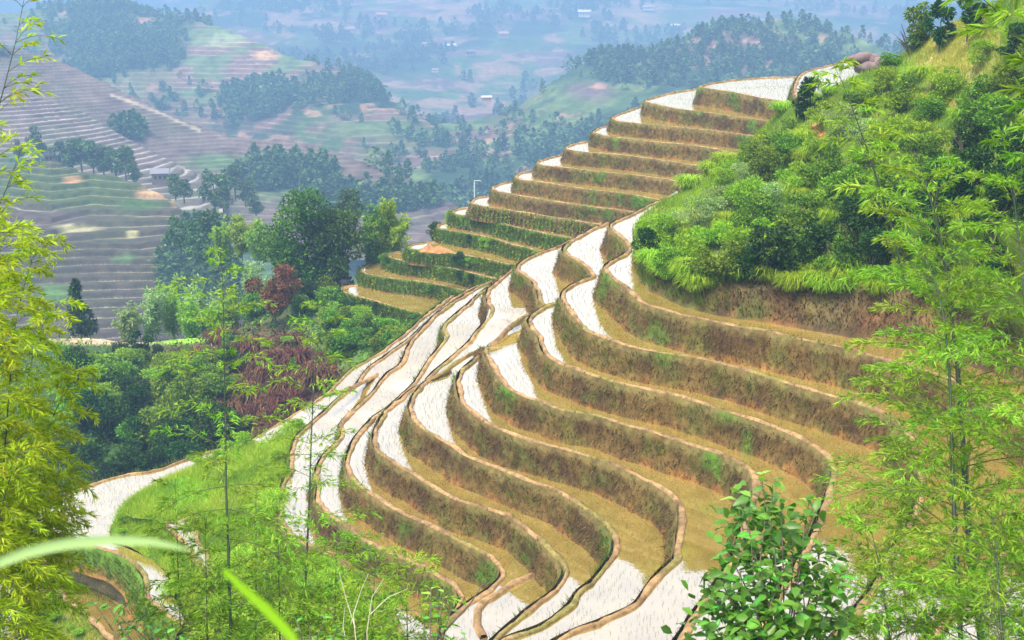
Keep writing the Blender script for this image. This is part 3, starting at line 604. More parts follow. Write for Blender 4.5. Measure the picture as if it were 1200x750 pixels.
# lower-left ground with its dirt track
def cov_low(g, V, ph):
    c = patches(V, .5, (.11, .17, .015), (.19, .18, .04), .5); y0 = 660+(g[..., 0]-60)*.52; k = np.exp(-((g[..., 1]-y0)/6)**2)*((g[..., 0] > 45)); k2 = np.exp(-((g[..., 1]-y0+13)/4)**2)*((g[..., 0] > 55)); return mixc(mixc(c, (.48, .35, .22), np.clip(k*1.3, 0, 1)), (.42, .29, .17), np.clip(k2, 0, 1))
LOW = hill('lower_slope', [[dz(x, y, -30.2) for x, y in [(-80,830),(100,830),(200,830),(300,830)]], [dz(x, y, -29.6) for x, y in [(-80,700),(60,705),(140,720),(260,740)]], [dz(x, y, -28.6) for x, y in [(-80,615),(20,620),(90,640),(150,655),(200,690),(250,740)]]], 100, 70, .35, .5, cov_low, mat=M_SLOPE)
def pond(name, label, pts, z, grp):
    P = crom(np.array([atz(x, y, z) for x, y in pts+pts[:1]]), .3)[:-1]; loc = P.mean(0); root = thing(name, label, 'terrace', tuple(loc), group=grp)
    Vw, Fw = fillpoly(P); mesh('paddy_water', Vw-loc, Fw, M_WATER, root)
    Q = np.vstack([P, P[:2]]); V, F = bund_strip(Q, .1, .05); mesh('mud_bund', V.reshape(-1, 3)-loc, F, M_EARTH, root, col=bund_col(V).reshape(-1, 3), smooth=True)
pond('rice_terrace', 'long white flooded strip below the dirt track at the lower left', [(66,676),(85,680),(110,692),(140,707),(170,724),(215,752),(250,790),(160,790),(128,745),(104,718),(80,704)], -29.35, 'ponds at the lower left')
pond('rice_terrace', 'white flooded corner behind drooping bamboo leaves at the lower left', [(2,648),(18,655),(36,672),(44,694),(30,722),(12,745),(-30,755),(-40,660)], -29.3, 'ponds at the lower left')
pond('rice_terrace', 'small bright pool on the grassy knoll beside the thin bamboo', [(195,613),(212,609),(226,612),(230,622),(231,634),(242,648),(250,668),(246,678),(236,664),(224,645),(210,628)], zk+1.32, 'ponds at the lower left')

# right-hand hill: brown bank above the top paddy, scrub slope, grassy crown
fa = [(742,296),(745,312),(748,326),(757,342),(775,351),(800,362),(833,371),(867,377),(900,381),(933,387),(967,393),(1000,399),(1060,411),(1120,427),(1200,454),(1300,490)]
def dA(x, y): return float(np.linalg.norm(atz(x, y, Z['A']-.1)))
rA = [(x, y, dA(x, y)) for x, y in fa]
rB = [(x, y, dA(fx, fy)+.9) for (x, y), (fx, fy) in zip([(741,268),(744,280),(750,292),(762,308),(782,320),(806,328),(838,331),(872,336),(905,339),(938,340),(970,338),(1003,336),(1062,346),(1122,362),(1202,388),(1302,420)], fa)]
rC = [(752,250,66),(760,246,66),(772,243,66),(790,242,65),(805,241,64),(830,240,63),(855,242,62),(885,244,61),(915,245,59),(945,246,57),(975,246,55),(1005,247,53),(1065,252,50),(1125,262,47),(1205,280,43),(1305,300,40)]
rD = [(800,228,73),(812,220,73.5),(826,210,74),(842,198,75),(858,186,76),(874,174,77),(888,158,76),(902,144,75),(920,130,73),(945,120,71),(975,106,70.5),(1005,88,70.5),(1048,70,70),(1080,48,69),(1130,22,67),(1300,-60,58)]
rE = [(x+10, y+40, d+14) for x, y, d in rD]
def cov_rh(g, V, ph):
    c = patches(V, .25, (.05, .11, .01), (.10, .19, .012), .5); t = sstep(g[..., 1], 280, 345)*0
    vv = np.linspace(0, 4, g.shape[0])[:, None]*np.ones(g.shape[:2])
    br = mixc((.085, .052, .02), (.05, .032, .016), sstep(fbm(V, .6, 4)+.5, .42, .6)); br = mixc(br, (.08, .085, .016), sstep(fbm(V+40, .5, 3)+.5, .55, .68)*.6); br = mixc(br, (.15, .07, .02), sstep(.08-vv+fbm(V, .8, 3)*.2, 0, .1)); c = mixc(br, c, sstep(vv+fbm(V, .3, 3)*.5, .92, 1.1)[..., None].squeeze(-1)) if False else br*(1-sstep(vv+fbm(V, .3, 3)*.5, .92, 1.12))[..., None]+c*sstep(vv+fbm(V, .3, 3)*.5, .92, 1.12)[..., None]
    c = mixc(c, (.42, .37, .13), np.clip(blob(g, 1120, 62, 62, 46)*1.4-fbm(V, .4, 3), 0, 1)); s = np.clip(blob(g, 955, 158, 14, 16)+blob(g, 1090, 120, 40, 7)+blob(g, 1030, 152, 16, 5)+blob(g, 990, 322, 34, 9)+blob(g, 930, 170, 12, 5), 0, 1)
    return mixc(c, (.42, .15, .06), np.clip(s*1.5-fbm(V, 1., 3)*.8, 0, 1))
RH = hill('scrub_hill', [rA, rB, rC, rD, rE], 190, 150, 1.0, .35, cov_rh, mat=M_SLOPE, pin=True)

# air: one closed box of even haze round the camera and the whole scene
m, t, b = newmat('haze'); t.nodes.remove(b); pv = N(t, 'ShaderNodeVolumePrincipled'); pv.inputs['Density'].default_value = .0010; pv.inputs['Color'].default_value = (.29, .485, .74, 1); pv.inputs['Anisotropy'].default_value = .1
t.links.new(pv.outputs[0], t.nodes['Material Output'].inputs['Volume'])
bx = np.array([(x, y, z) for x in (-7200, 7200) for y in (-700, 9100) for z in (-141.5, 62)], float)
o = mesh('haze', bx, [[0, 1, 3, 2], [4, 6, 7, 5], [0, 4, 5, 1], [2, 3, 7, 6], [0, 2, 6, 4], [1, 5, 7, 3]], m); o['kind'] = 'stuff'

# ================================================================== VEGETATION
def sphere_pts(n, r=rng): return unit(r.normal(0, 1, (n, 3)))
def blobs(n, lumps, L, W, droop=.2, seed=0, shell=.55, updir=.5):
    """leaves spread through lumps [(x,y,z,rx,ry,rz)]"""
    r = np.random.default_rng(seed); lumps = np.asarray(lumps, float); vol = (lumps[:, 3]*lumps[:, 4]*lumps[:, 5])**.67
    k = r.choice(len(lumps), n, p=vol/vol.sum()); u = sphere_pts(n, r); rr = 1-(1-shell)*r.random(n)**1.6*1.0
    rr = rr*(1+.28*(fbm(u*1.0+k[:, None]*3.7, 2.2, 3)))
    p = lumps[k, :3]+u*lumps[k, 3:]*rr[:, None]
    d = u+r.normal(0, .6, (n, 3)); d[:, 2] += updir-droop*2*r.random(n)
    v, f = leaves(p, d, L*r.uniform(.6, 1.3, n), W*r.uniform(.7, 1.3, n), r)
    tone = np.clip(r.normal(.45, .22, n)+.25*(r.random(len(lumps))[k]-.5), 0, 1)
    return v, f, np.repeat(tone, 4)
def lumpset(n, rx, ry, rz, base, seed, size=.42, taper=.3):
    r = np.random.default_rng(seed); out = []
    for i in range(n):
        t = r.random(); z = base+rz*2*t; sc_ = 1-taper*abs(2*t-.7); a = r.uniform(0, 6.28); q = math.sqrt(r.random())*.75*sc_
        s = size*r.uniform(.7, 1.25); out.append((math.cos(a)*q*rx, math.sin(a)*q*ry, z, rx*s, ry*s, rz*s*.9))
    return out
def stems(n, h, spread, r0, seed):
    r = np.random.default_rng(seed); ps = []
    for i in range(n):
        a = r.uniform(0, 6.28); tip = np.array([math.cos(a)*spread*r.uniform(.3, 1), math.sin(a)*spread*r.uniform(.3, 1), h*r.uniform(.7, 1)])
        p = np.array([tip*t*np.array([t**.3 if t else 0, t**.3 if t else 0, 1])+r.normal(0, .03, 3)*h*(t > 0) for t in np.linspace(0, 1, 5)]); p[0, 2] = -.3
        ps.append(tube(p, np.linspace(r0, r0*.25, 5), 5))
    return merge(ps)
def arching(n, h, spread, wd, seed, curl=.6):
    """fountain of arching grass or fern blades, three segments each"""
    r = np.random.default_rng(seed); a = r.uniform(0, 6.28, n); hh = h*r.uniform(.5, 1.1, n); sp = spread*r.uniform(.25, 1.1, n)
    o = np.stack([np.cos(a), np.sin(a), 0*a], 1); s = np.stack([-np.sin(a), np.cos(a), 0*a], 1)*wd*r.uniform(.6, 1.3, n)[:, None]
    b = o*(.15*spread*r.random(n))[:, None]+np.stack([r.normal(0, .12, n)*spread, r.normal(0, .12, n)*spread, 0*a-.1], 1)
    m1 = b+o*(sp*.35)[:, None]+np.stack([0*a, 0*a, hh*.7], 1); m2 = b+o*(sp*.75)[:, None]+np.stack([0*a, 0*a, hh*.95], 1)
    tip = b+o*(sp*1.1)[:, None]+np.stack([0*a, 0*a, hh*(1-curl*r.random(n))], 1)
    v = np.stack([b-s*.5, b+s*.5, m1-s, m1+s, m2-s*.8, m2+s*.8, tip], 1).reshape(-1, 3); i = np.arange(n)[:, None]*7
    f = np.concatenate([i+np.array([[0, 1, 3]]), i+np.array([[0, 3, 2]]), i+np.array([[2, 3, 5]]), i+np.array([[2, 5, 4]]), i+np.array([[4, 5, 6]])])
    return v, f, np.repeat(np.clip(r.normal(.5, .25, n), 0, 1), 7)
def mk(name, d, mat): return mesh(name, d[0], d[1], mat, tone=d[2] if len(d) > 2 else None, link=False)
# one metre-ish templates: (foliage mesh, stem mesh)
TPL = {}
def template(key, fol, mat, stm): TPL[key] = (mk('foliage', fol, mat), mk('stem', stm, M_BARK))
for s in range(3):
    template(('leafy', s), blobs(2600, lumpset(9, .62, .62, .42, .1, s+1), .085, .05, seed=s), M_LEAF, stems(6, .8, .4, .02, s))
    template(('dark', s), blobs(2600, lumpset(9, .6, .6, .46, .08, s+11), .075, .045, seed=s+10), M_DARK, stems(6, .8, .4, .025, s+3))
    template(('bright', s), blobs(2200, lumpset(8, .6, .6, .42, .05, s+21), .1, .035, seed=s+20, droop=.35), M_BRIGHT, stems(5, .8, .35, .015, s+6))
    template(('pale', s), blobs(2200, lumpset(8, .6, .6, .42, .05, s+31), .07, .03, seed=s+30), M_PALE, stems(5, .8, .35, .015, s+9))
    template(('fern', s), arching(800, .75, .8, .015, s+40), M_BRIGHT, stems(3, .25, .1, .01, s+12))
    template(('dead', s), arching(420, .6, .8, .03, s+50, 1.2), M_RED, stems(4, .5, .2, .012, s+15))
KINDLAB = {'leafy': 'mid green leafy shrub', 'dark': 'dark green dense shrub', 'bright': 'bright yellow-green shrub', 'pale': 'pale silvery flowering shrub', 'fern': 'tuft of arching bright grass', 'dead': 'clump of red-brown dead bracken'}
def shrub(kindk, pos, size, label, group, hf=1.):
    fm, sm = TPL[(kindk, random.randrange(3))]
    t = thing('grass_tuft' if kindk == 'fern' else 'bracken_clump' if kindk == 'dead' else 'shrub', label, {'fern': 'grass tuft', 'dead': 'bracken'}.get(kindk, 'shrub'), tuple(pos), random.uniform(0, 6.28), group, (size, size, size*hf))
    put('foliage', fm, t); put('stem', sm, t); return t
class Surf:                        # look up places on a hillside mesh by the pixel they show at
    def __init__(s, gv, vmax=.78):
        g, V = gv; k = int(V.shape[0]*vmax); s.V = V[:k].reshape(-1, 3); s.x, s.y = pixel_of(s.V); s.grid = V[:k]; s.px = s.x.reshape(V[:k].shape[:2]); s.py = s.y.reshape(V[:k].shape[:2]); s.g = g[:k]
    def at(s, px, py):
        e = (s.x-px)**2+(s.y-py)**2; i = np.argsort(e)[:6]; return s.V[i[np.argmin((s.V[i]**2).sum(1))]].copy()
    def scatter(s, n, weight):
        w_ = weight(s.g, s.grid)*((s.px > -60) & (s.px < 1260) & (s.py > -40) & (s.py < 800)); A, B, C = s.grid[:-1, :-1], s.grid[:-1, 1:], s.grid[1:, :-1]
        ar = np.linalg.norm(np.cross(B-A, C-A), axis=-1)*np.clip(w_[:-1, :-1], 0, None); pr = ar.ravel()/ar.sum(); k = rng.choice(len(pr), n, p=pr); i, j = k//(s.grid.shape[1]-1), k % (s.grid.shape[1]-1)
        return A[i, j]+(B[i, j]-A[i, j])*rng.random((n, 1))+(C[i, j]-A[i, j])*rng.random((n, 1))
S_RH = Surf(RH, .78); S_G = Surf(GULLY if 'GULLY' in globals() else (gG, VG), .8); S_K = Surf(KNOLL, 1.); S_F = Surf(FORE, 1.); S_L = Surf(LOW, 1.)
S_N = Surf((gN, VN), .7); S_M = Surf((gM, VM), .7); S_S = Surf((gS, VS), .72); S_R = Surf((gR, VR), .72); S_B = Surf((gB, VB), .7); S_V = Surf((gV, VV), .75)

# ---- scrub on the right-hand hill
GR = 'shrubs on the scrubby hill'
def wh(px, py):
    if py < 130: return 'on the upper scrub hill near its grassy top'
    if py < 215: return 'on the upper left edge of the scrub hill' if px < 960 else 'in the upper thicket behind the tall bamboo'
    if px < 870: return 'on the left shoulder of the scrub hill above the top paddy'
    return 'in the dark thicket above the brown bank' if py > 235 else 'in the middle of the scrub hill'
RHL = [('dark',905,300,74),('dark',950,292,66),('dark',1000,275,70),('leafy',852,300,60),('dark',1045,248,70),('dark',1100,240,80),('dark',1162,248,80),('dark',1185,185,60),('leafy',1142,118,46),('leafy',945,245,46),('leafy',882,252,50),('leafy',988,222,56),
 ('bright',772,272,46),('bright',802,292,50),('bright',832,272,48),('bright',870,226,48),('leafy',900,196,44),('pale',846,228,46),('pale',818,250,46),('leafy',880,182,36),('leafy',915,156,38),('pale',985,146,52),('bright',1012,186,50),('bright',1040,156,52),('leafy',1062,108,44),('bright',1032,100,38),('bright',1100,100,44),
 ('pale',790,262,40),('pale',905,232,42),('bright',925,215,44),('leafy',960,195,46),('pale',870,205,38),('bright',890,165,34),('bright',960,170,40),('leafy',1075,175,50),('bright',1090,150,44),('dark',1130,165,56),('leafy',1075,215,60),('leafy',1030,215,52),('dark',1020,300,56),('leafy',975,300,52),('bright',900,270,44),('leafy',930,262,44),('bright',870,285,50),('leafy',825,312,44),('leafy',1110,290,60),('dark',1175,300,64),('bright',1060,290,50),('bright',1145,60,36),('leafy',1175,90,44),('dark',1185,45,44),('leafy',1160,140,50),('leafy',1000,125,38),('bright',960,130,34),('pale',1010,160,42),('bright',1050,120,40),('leafy',1085,128,36),('bright',858,190,30),('bright',846,204,30),('dark',760,290,36),('leafy',785,310,40),('bright',762,262,34),('pale',835,245,40),('dark',1200,230,70),('dark',1210,130,60),('leafy',1215,60,50),('dark',1130,215,64),('bright',1008,108,34),('leafy',1040,72,26),('leafy',925,172,36),('bright',940,205,40),('leafy',935,300,50),('dark',880,310,46)]
for k, px, py, sz in RHL:
    p = S_RH.at(px, py+sz*.35); d = np.linalg.norm(p); shrub(k, p, sz*1.12*d/FOC/1.25, KINDLAB[k]+' '+wh(px, py), GR, random.uniform(.75, 1.05))
for i in range(46):
    px = random.uniform(752, 1190); py = random.uniform(312, 338)+(px-900)*.04*(px > 950)+(px < 800)*(-25+(px-752)*.5); p = S_RH.at(px, py); d = np.linalg.norm(p)
    shrub('fern', p, random.uniform(24, 42)*d/FOC/1.3, 'tuft of arching bright grass along the top of the brown bank', 'grass tufts along the brown bank')
for i in range(60):
    px = random.uniform(790, 1190); py = random.uniform(80, 300); p = S_RH.at(px, py); x, y = pixel_of(p)
    if abs(x-px)+abs(y-py) > 14: continue
    shrub('fern', p, random.uniform(18, 32)*np.linalg.norm(p)/FOC/1.3, 'tuft of long bright grass among the scrub of the hill', 'grass tufts among the scrub')
def vv_of(g): return np.linspace(0, 1, 1)[0]
def grass_on(name, S, n, wgt, h, wd, mat, tone, lean=.12):
    p = S.scatter(n, wgt); v, f = blades(p-np.array([0, 0, .03]), rng.uniform(h[0], h[1], n), wd, rng.normal(0, lean, (n, 3))*np.array([1, 1, 0])); tt = np.clip(tone(p), 0, 1)
    return kind(mesh(name, v, f, mat, tone=np.repeat(tt, 3)), 'stuff')
gtone = lambda p: .42+fbm(p, .5, 3)*.9+rng.normal(0, .14, len(p))
nvr = S_RH.g.shape[0]; vrow = (np.arange(nvr)/150*4)[:, None]
grass_on('grass', S_RH, 60000, lambda g, V: sstep(vrow+fbm(V, .3, 3)*.5, .85, 1.05)*(1-.8*np.clip(blob(g, 1120, 62, 62, 46), 0, 1))*(1-.75*np.clip(blob(g, 955, 158, 14, 16)+blob(g, 1090, 120, 40, 7)+blob(g, 990, 322, 34, 9), 0, 1)), (.12, .42), .035, M_GRASS, lambda p: gtone(p)*.85)
grass_on('dry_grass', S_RH, 14000, lambda g, V: np.clip(blob(g, 1120, 62, 66, 50), 0, 1), (.1, .3), .03, M_GRASS, lambda p: rng.normal(.93, .08, len(p)))
V = S_RH.grid; rows = V[:int(150/4*1.1)]
bb = bank_blades(rows[::2], 130, 3, (.2, .55), .026, -.03, hi=1.); kind(mesh('bank_straw', bb[0], bb[1], M_GRASSB, tone=bb[2]), 'stuff')

# ---- small trees: tapered trunk with limbs and a clumped crown
def tree(label, pos, h, wdt, lumps, mat, group=None, n=3500, leaf=(.3, .16), trunk=.12, seed=1, name='tree', cat='tree', droop=.2):
    """lumps in units of height/width: x,y in widths, z in heights"""
    t = thing(name, label, cat, tuple(pos), group=group); r = np.random.default_rng(seed)
    L = [(x*wdt, y*wdt, z*h, a*wdt, a*wdt, c*h) for x, y, z, a, c in lumps]
    d = blobs(n, L, leaf[0], leaf[1], seed=seed, droop=droop, shell=.4); mesh('crown', d[0], d[1], mat, t, tone=d[2])
    top = max(z for _, _, z, _, _ in lumps)*h; ps = [tube(np.array([(0, 0, -.5), (.02*wdt, 0, top*.35), (-.02*wdt, .01*wdt, top*.7), (0, 0, top)]), [trunk, trunk*.75, trunk*.45, trunk*.15], 7)]; mesh('trunk', *ps[0], M_BARK, t)
    lb = []
    for x, y, z, a, _, c in L[:10]:
        b = np.array([0, 0, max(.12*h, z-c*1.1)]); e = np.array([x, y, z]); lb.append(tube(np.array([b, b*.5+e*.5+[0, 0, .05*h], e]), [trunk*.4, trunk*.25, trunk*.08], 5))
    mesh('limbs', *merge(lb), M_BARK, t); return t
def gen_lumps(n, seed, shape='round'):
    r = np.random.default_rng(seed); o = []
    for i in range(n):
        z = r.uniform(.16, .93); w_ = .5*(1-abs(z-.55)*1.3) if shape == 'round' else .5*(1.05-z) ; a = r.uniform(0, 6.28); q = math.sqrt(r.random())
        o.append((math.cos(a)*q*w_, math.sin(a)*q*w_, z, r.uniform(.14, .22)*(1 if shape == 'round' else 1.1-z*.8), r.uniform(.08, .13)))
    return o
def base_at(px, py, d): return at(px, py, d)
def mtree(label, px, ytop, ybot, wpx, d, mat, shape='round', group=None, n=3000, seed=1, nl=16, leaf=None, **kw):
    p = at(px, ybot, d); h = (ybot-ytop)*d/FOC; wd_ = wpx*d/FOC; lf = leaf or (max(.16, 4.2*d/FOC), max(.09, 2.4*d/FOC)); return tree(label, p, h, wd_, gen_lumps(nl, seed, shape), mat, group, n, lf, .02*h, seed, **kw)
mtree('big dark green broadleaf tree left of the terraces, taller of two merging crowns', 362, 222, 362, 88, 113, M_TREE, n=12000, seed=3, nl=34)
mtree('rounded green tree merging into the right of the taller dark tree', 396, 244, 358, 62, 112, M_TREE, n=8000, seed=5, nl=20)
mtree('young tree with rust-red leaves left of the big dark green tree', 322, 306, 372, 50, 106, M_RUST, n=3000, seed=7, nl=12)
mtree('dark pointed conifer beside the ploughed field ledge', 96, 326, 402, 36, 118, M_DARK, 'cone', n=2200, seed=9, nl=20, name='conifer_tree')
mtree('small dark tree with a bare stem standing on the field ledge', 167, 386, 420, 22, 110, M_DARK, n=700, seed=12, nl=6)
mtree('slim tree on the skyline of the grassy hilltop, left of its neighbour', 1072, 10, 74, 32, 69, M_LEAF, n=1800, seed=14, nl=10)
mtree('slim tree on the grassy hilltop, second from the left', 1100, 6, 60, 30, 66, M_DARK, n=1500, seed=15, nl=9)
mtree('dark tree at the crest of the grassy hill beside the frame corner', 1134, -14, 36, 36, 63, M_DARK, n=1800, seed=16, nl=10)
mtree('dark olive bush in front of the small bright pond ledge', 948, 90, 150, 34, 69, M_DARK, n=1800, seed=17, nl=9, name='shrub', cat='shrub')
# leafless sapling beside the skyline tree
t = thing('bare_sapling', 'leafless dark sapling leaning left of the skyline tree on the hilltop', 'sapling', tuple(at(1066, 72, 69))); ps = []
for k in range(9):
    a = random.uniform(-1.1, .1); L_ = random.uniform(.8, 1.7); s0 = random.uniform(.2, 1.2); b = np.array([-.25*s0, 0, s0*.8]); e = b+np.array([math.sin(a)*L_*.7, random.uniform(-.3, .3), math.cos(a)*L_*.75]); ps.append(tube(np.array([b, (b+e)/2+[0, 0, .08], e]), [.03, .02, .008], 5))
mesh('stem', *tube(np.array([(0, 0, -.3), (-.12, 0, .5), (-.3, 0, 1.2), (-.6, 0, 1.9)]), [.06, .05, .03, .01], 6), M_BARK, t); mesh('twigs', *merge(ps), M_BARK, t)

# ---- feathery bamboo clumps: many plumes rising from one base
def clump(label, px, ytop, ybot, wpx, d, mat, n=26, group=None, seed=1, per=150):
    p = at(px, ybot, d); h = (ybot-ytop)*d/FOC; wd_ = wpx*d/FOC; r = np.random.default_rng(seed); t = thing('bamboo_clump', label, 'bamboo', tuple(p), group=group); cul, P, D = [], [], []
    for i in range(n):
        a = r.uniform(0, 6.28); q = r.random()**.6; hh = h*r.uniform(.72, 1)*(1-.35*q*q); e = np.array([math.cos(a)*q*wd_*.5, math.sin(a)*q*wd_*.5, hh]); s = np.linspace(0, 1, 8)[:, None]; c = e*s*np.array([1, 1, 0])*s**.8+np.array([0, 0, hh])*s*(1.12-.12*s**3); c[0, 2] = -.4
        cul.append(tube(c, np.linspace(.035, .008, 8), 5)); u = r.uniform(.18, 1, per); k = np.clip((u*7).astype(int), 0, 6); b = c[k]+(c[k+1]-c[k])*((u*7-k)[:, None]); aa = r.uniform(0, 6.28, per); off = np.stack([np.cos(aa), np.sin(aa), r.uniform(-.2, .6, per)], 1)*(r.random(per)*.13*wd_*(1.15-u))[:, None]*1.3
        P.append(b+off); D.append(off/(wd_*.1)+r.normal(0, .35, (per, 3))+[0, 0, .1])
    mesh('culms', *merge(cul), M_CULM, t); P = np.concatenate(P); D = np.concatenate(D); v, f = leaves(P, D, max(.3, 5*d/FOC), max(.07, 1.5*d/FOC), r); mesh('foliage', v, f, mat, t, tone=np.repeat(np.clip(r.normal(.5, .22, len(P)), 0, 1), 4)); return t
clump('feathery bright bamboo clump standing at the left tip of the green ledges', 456, 229, 322, 66, 113, M_BRIGHT, 60, seed=2, per=220)
clump('darker bamboo plume on the left side of the bright clump', 437, 236, 322, 36, 112, M_LEAF, 24, seed=3, per=200)
for px, yt, yb, wx, d in [(284,246,304,34,150),(304,256,308,34,148),(322,262,312,30,146),(262,258,308,30,152)]: clump('tall misty bamboo clump in the pale grove left of the big tree', px, yt, yb, wx, d, M_BRIGHT, 22, 'misty bamboo clumps of the pale grove', int(px), 120)
GB = 'misty bamboo clumps behind the field ledge'
for i, (px, yt, yb, wx, d, m_) in enumerate([(180,330,404,50,122,M_PALE),(205,318,402,56,124,M_BRIGHT),(240,322,402,54,122,M_PALE),(272,330,402,50,120,M_BRIGHT),(298,336,400,44,118,M_LEAF),(226,345,404,44,118,M_BRIGHT),(255,352,404,40,117,M_BRIGHT),(300,300,380,50,122,M_PALE),(152,352,406,38,120,M_PALE)]):
    clump('pale feathery bamboo clump behind the ploughed field ledge', px, yt, yb, wx, d, m_, 20, GB, 20+i, 110)

# ---- thicket in the gully
GG = 'bushes in the gully thicket'
for i in range(64):
    px = random.uniform(60, 265); py = random.uniform(432, 575)
    if py > 600-.12*px: continue
    sz = random.uniform(34, 60)
    if py-sz*.8 < 410: sz = max(16, (py-412)/.8)
    k = random.choice(['dark', 'dark', 'leafy', 'leafy', 'bright']) if py < 520 else random.choice(['dark', 'dark', 'leafy']); p = S_G.at(px, py); shrub(k, p, sz*np.linalg.norm(p)/FOC/1.2, KINDLAB[k]+' in the deep gully left of the bracken slope', GG, random.uniform(.8, 1.15))
for i in range(110):
    px = random.uniform(385, 505); py = random.uniform(352, 418)
    sz = random.uniform(22, 36)
    if py > 470-.2*(px-330) or py-sz*.85 < 349+(px-402)*.29: continue
    k = random.choice(['leafy', 'leafy', 'bright', 'dark']); p = S_G.at(px, py); shrub(k, p, sz*np.linalg.norm(p)/FOC/1.2, KINDLAB[k]+' on the green bank under the lowest dirt ledge', 'bushes under the dirt ledge', random.uniform(.7, 1.))
for i in range(20):
    px = random.gauss(300, 55); py = random.gauss(450, 36); p = S_G.at(px, py); k = random.choice(['leafy', 'bright']); shrub(k, p, random.uniform(12, 26)*np.linalg.norm(p)/FOC/1.2, KINDLAB[k]+' growing through the dead bracken', 'bushes among the dead bracken', .9)
for i in range(16):
    px = random.uniform(296, 395); py = random.uniform(338, 372); k = random.choice(['leafy', 'dark', 'bright']); p = S_G.at(px, py); shrub(k, p, random.uniform(26, 44)*np.linalg.norm(p)/FOC/1.2, KINDLAB[k]+' at the feet of the big dark tree', 'bushes at the feet of the big tree', .9)
for i in range(50):
    px = random.gauss(285, 50); py = random.gauss(455, 32)
    if not (170 < px < 420 and 375 < py < 530): continue
    p = S_G.at(px, py); shrub('dead', p, random.uniform(24, 44)*np.linalg.norm(p)/FOC/1.3, 'clump of red-brown dead bracken on the steep gully slope', 'dead bracken clumps on the gully slope', random.uniform(.8, 1.3))
for i in range(9):
    px = random.uniform(80, 250); py = random.uniform(416, 422); p = S_G.at(px, py); k = random.choice(['leafy', 'bright', 'dark']); shrub(k, p, random.uniform(14, 26)*np.linalg.norm(p)/FOC/1.2, KINDLAB[k]+' along the front edge of the field ledge', 'bushes along the field ledge', .8)
nG = 24000; p = S_G.scatter(nG, lambda g, V: np.clip(.35+fbm(V, .2, 3), 0, 1)*(1-.9*blob(g, 150, 399, 130, 7))); red = (((p[:, 0]*0+1) > 0)); x, y = pixel_of(p); rmask = rng.random(nG) < np.clip(1.5-1.5*(((x-292)/150)**2+((y-455)/92)**2)**.5, 0, 1)
for nm, mk_, mt in (('dead_bracken', rmask, M_RED), ('undergrowth', ~rmask, M_LEAF)):
    q = p[mk_]; v, f = leaves(q, rng.normal(0, .6, (len(q), 3))+[0, -.3, .5], rng.uniform(.25, .6, len(q)), rng.uniform(.08, .2, len(q))); kind(mesh(nm, v, f, mt, tone=np.repeat(np.clip(rng.normal(.4, .25, len(q)), 0, 1), 4)), 'stuff')

# ---- green cover on the overgrown ledges of the far flank
lv = []
for k in range(9, 16):
    P = PATH[k]; n = int(len(P)*26); i = rng.integers(0, len(P), n); nn = normals2(P)[i]; t_ = rng.random(n); q = P[i]+nn*(.2+.36*t_)[:, None]; q[:, 2] -= t_*1.1; dens = fbm(q, .45, 3)+.5+.12*(k > 10); q = q[dens > .40]; lv.append(q)
q = np.concatenate(lv); v, f = leaves(q, rng.normal(0, .5, (len(q), 3))+[0, -.5, .5], rng.uniform(.14, .34, len(q)), rng.uniform(.06, .14, len(q))); kind(mesh('ledge_undergrowth', v, f, M_LEAF, tone=np.repeat(np.clip(.72+fbm(q, .5, 3)*1.2+rng.normal(0, .15, len(q)), 0, 1), 4)), 'stuff')
for i in range(34):
    k = random.choice([10, 11, 12, 13, 14, 15, 11, 12]); P = PATH[k]; j = random.randrange(int(len(P)*.15), len(P)); p = P[j]+normals2(P)[j]*.35-np.array([0, 0, .7]); kk = random.choice(['leafy', 'bright', 'dark']); shrub(kk, p, random.uniform(.55, 1.05), KINDLAB[kk]+' rooted in the overgrown green ledges', 'bushes on the overgrown ledges', .9)
# orange soil slump on the overgrown ledges
c0 = at(512, 293, 101.); sl_ = thing('soil_slump', 'bare orange soil slump on the overgrown green ledges', 'landslip', tuple(c0)); u_ = np.linspace(0, 1, 18); X, Y = np.meshgrid(u_*2-1, u_); Vs = .95*np.stack([X*1.5*(1-.5*Y*Y), .5*Y, -.3+Y*.62-.25*X*Y+.12*np.sin(X*4)*Y], -1); Vs[..., 2] *= .62*(1+1.2*fbm(Vs*np.array([1, 0, 0])+8, 2.2, 3)); Vs[..., 1] -= .45*(1-(X**2))*(1-Y)+fbm(Vs+4, 2.5, 4)*.5
mesh('bare_soil', Vs.reshape(-1, 3), gridfaces(18, 18), M_EARTH, sl_, col=mixc((.36, .165, .06), (.25, .12, .045), sstep(fbm(Vs, 3, 3)+.5, .4, .6)).reshape(-1, 3), smooth=True)

# ---- knoll, foreground slope and lower-left grass
one = lambda g, V: np.ones(g.shape[:2])
grass_on('knoll_grass', S_K, 42000, one, (.15, .5), .035, M_GRASS, lambda p: gtone(p)+.1, .16)
grass_on('slope_grass', S_F, 16000, one, (.2, .6), .035, M_GRASS, gtone, .18)
grass_on('lower_grass', S_L, 20000, lambda g, V: 1-.9*np.exp(-((g[..., 1]-(656+(g[..., 0]-60)*.52))/11)**2)*(g[..., 0] > 45), (.12, .4), .035, M_GRASS, lambda p: gtone(p)+.15, .16)
for i in range(120):
    S, lab = random.choice([(S_K, 'tuft of long bright grass on the grassy knoll'), (S_K, 'tuft of long bright grass on the grassy knoll'), (S_F, 'tuft of long grass on the slope below the half-hidden paddy')]); p = S.V[random.randrange(len(S.V))]; x, y = pixel_of(p)
    if 150 < x < 262 and 555 < y < 690: continue
    shrub(random.choice(['fern', 'fern', 'bright']), p, random.uniform(.6, 1.3), lab, 'grass tufts on the knoll and slope', random.uniform(.6, 1.))
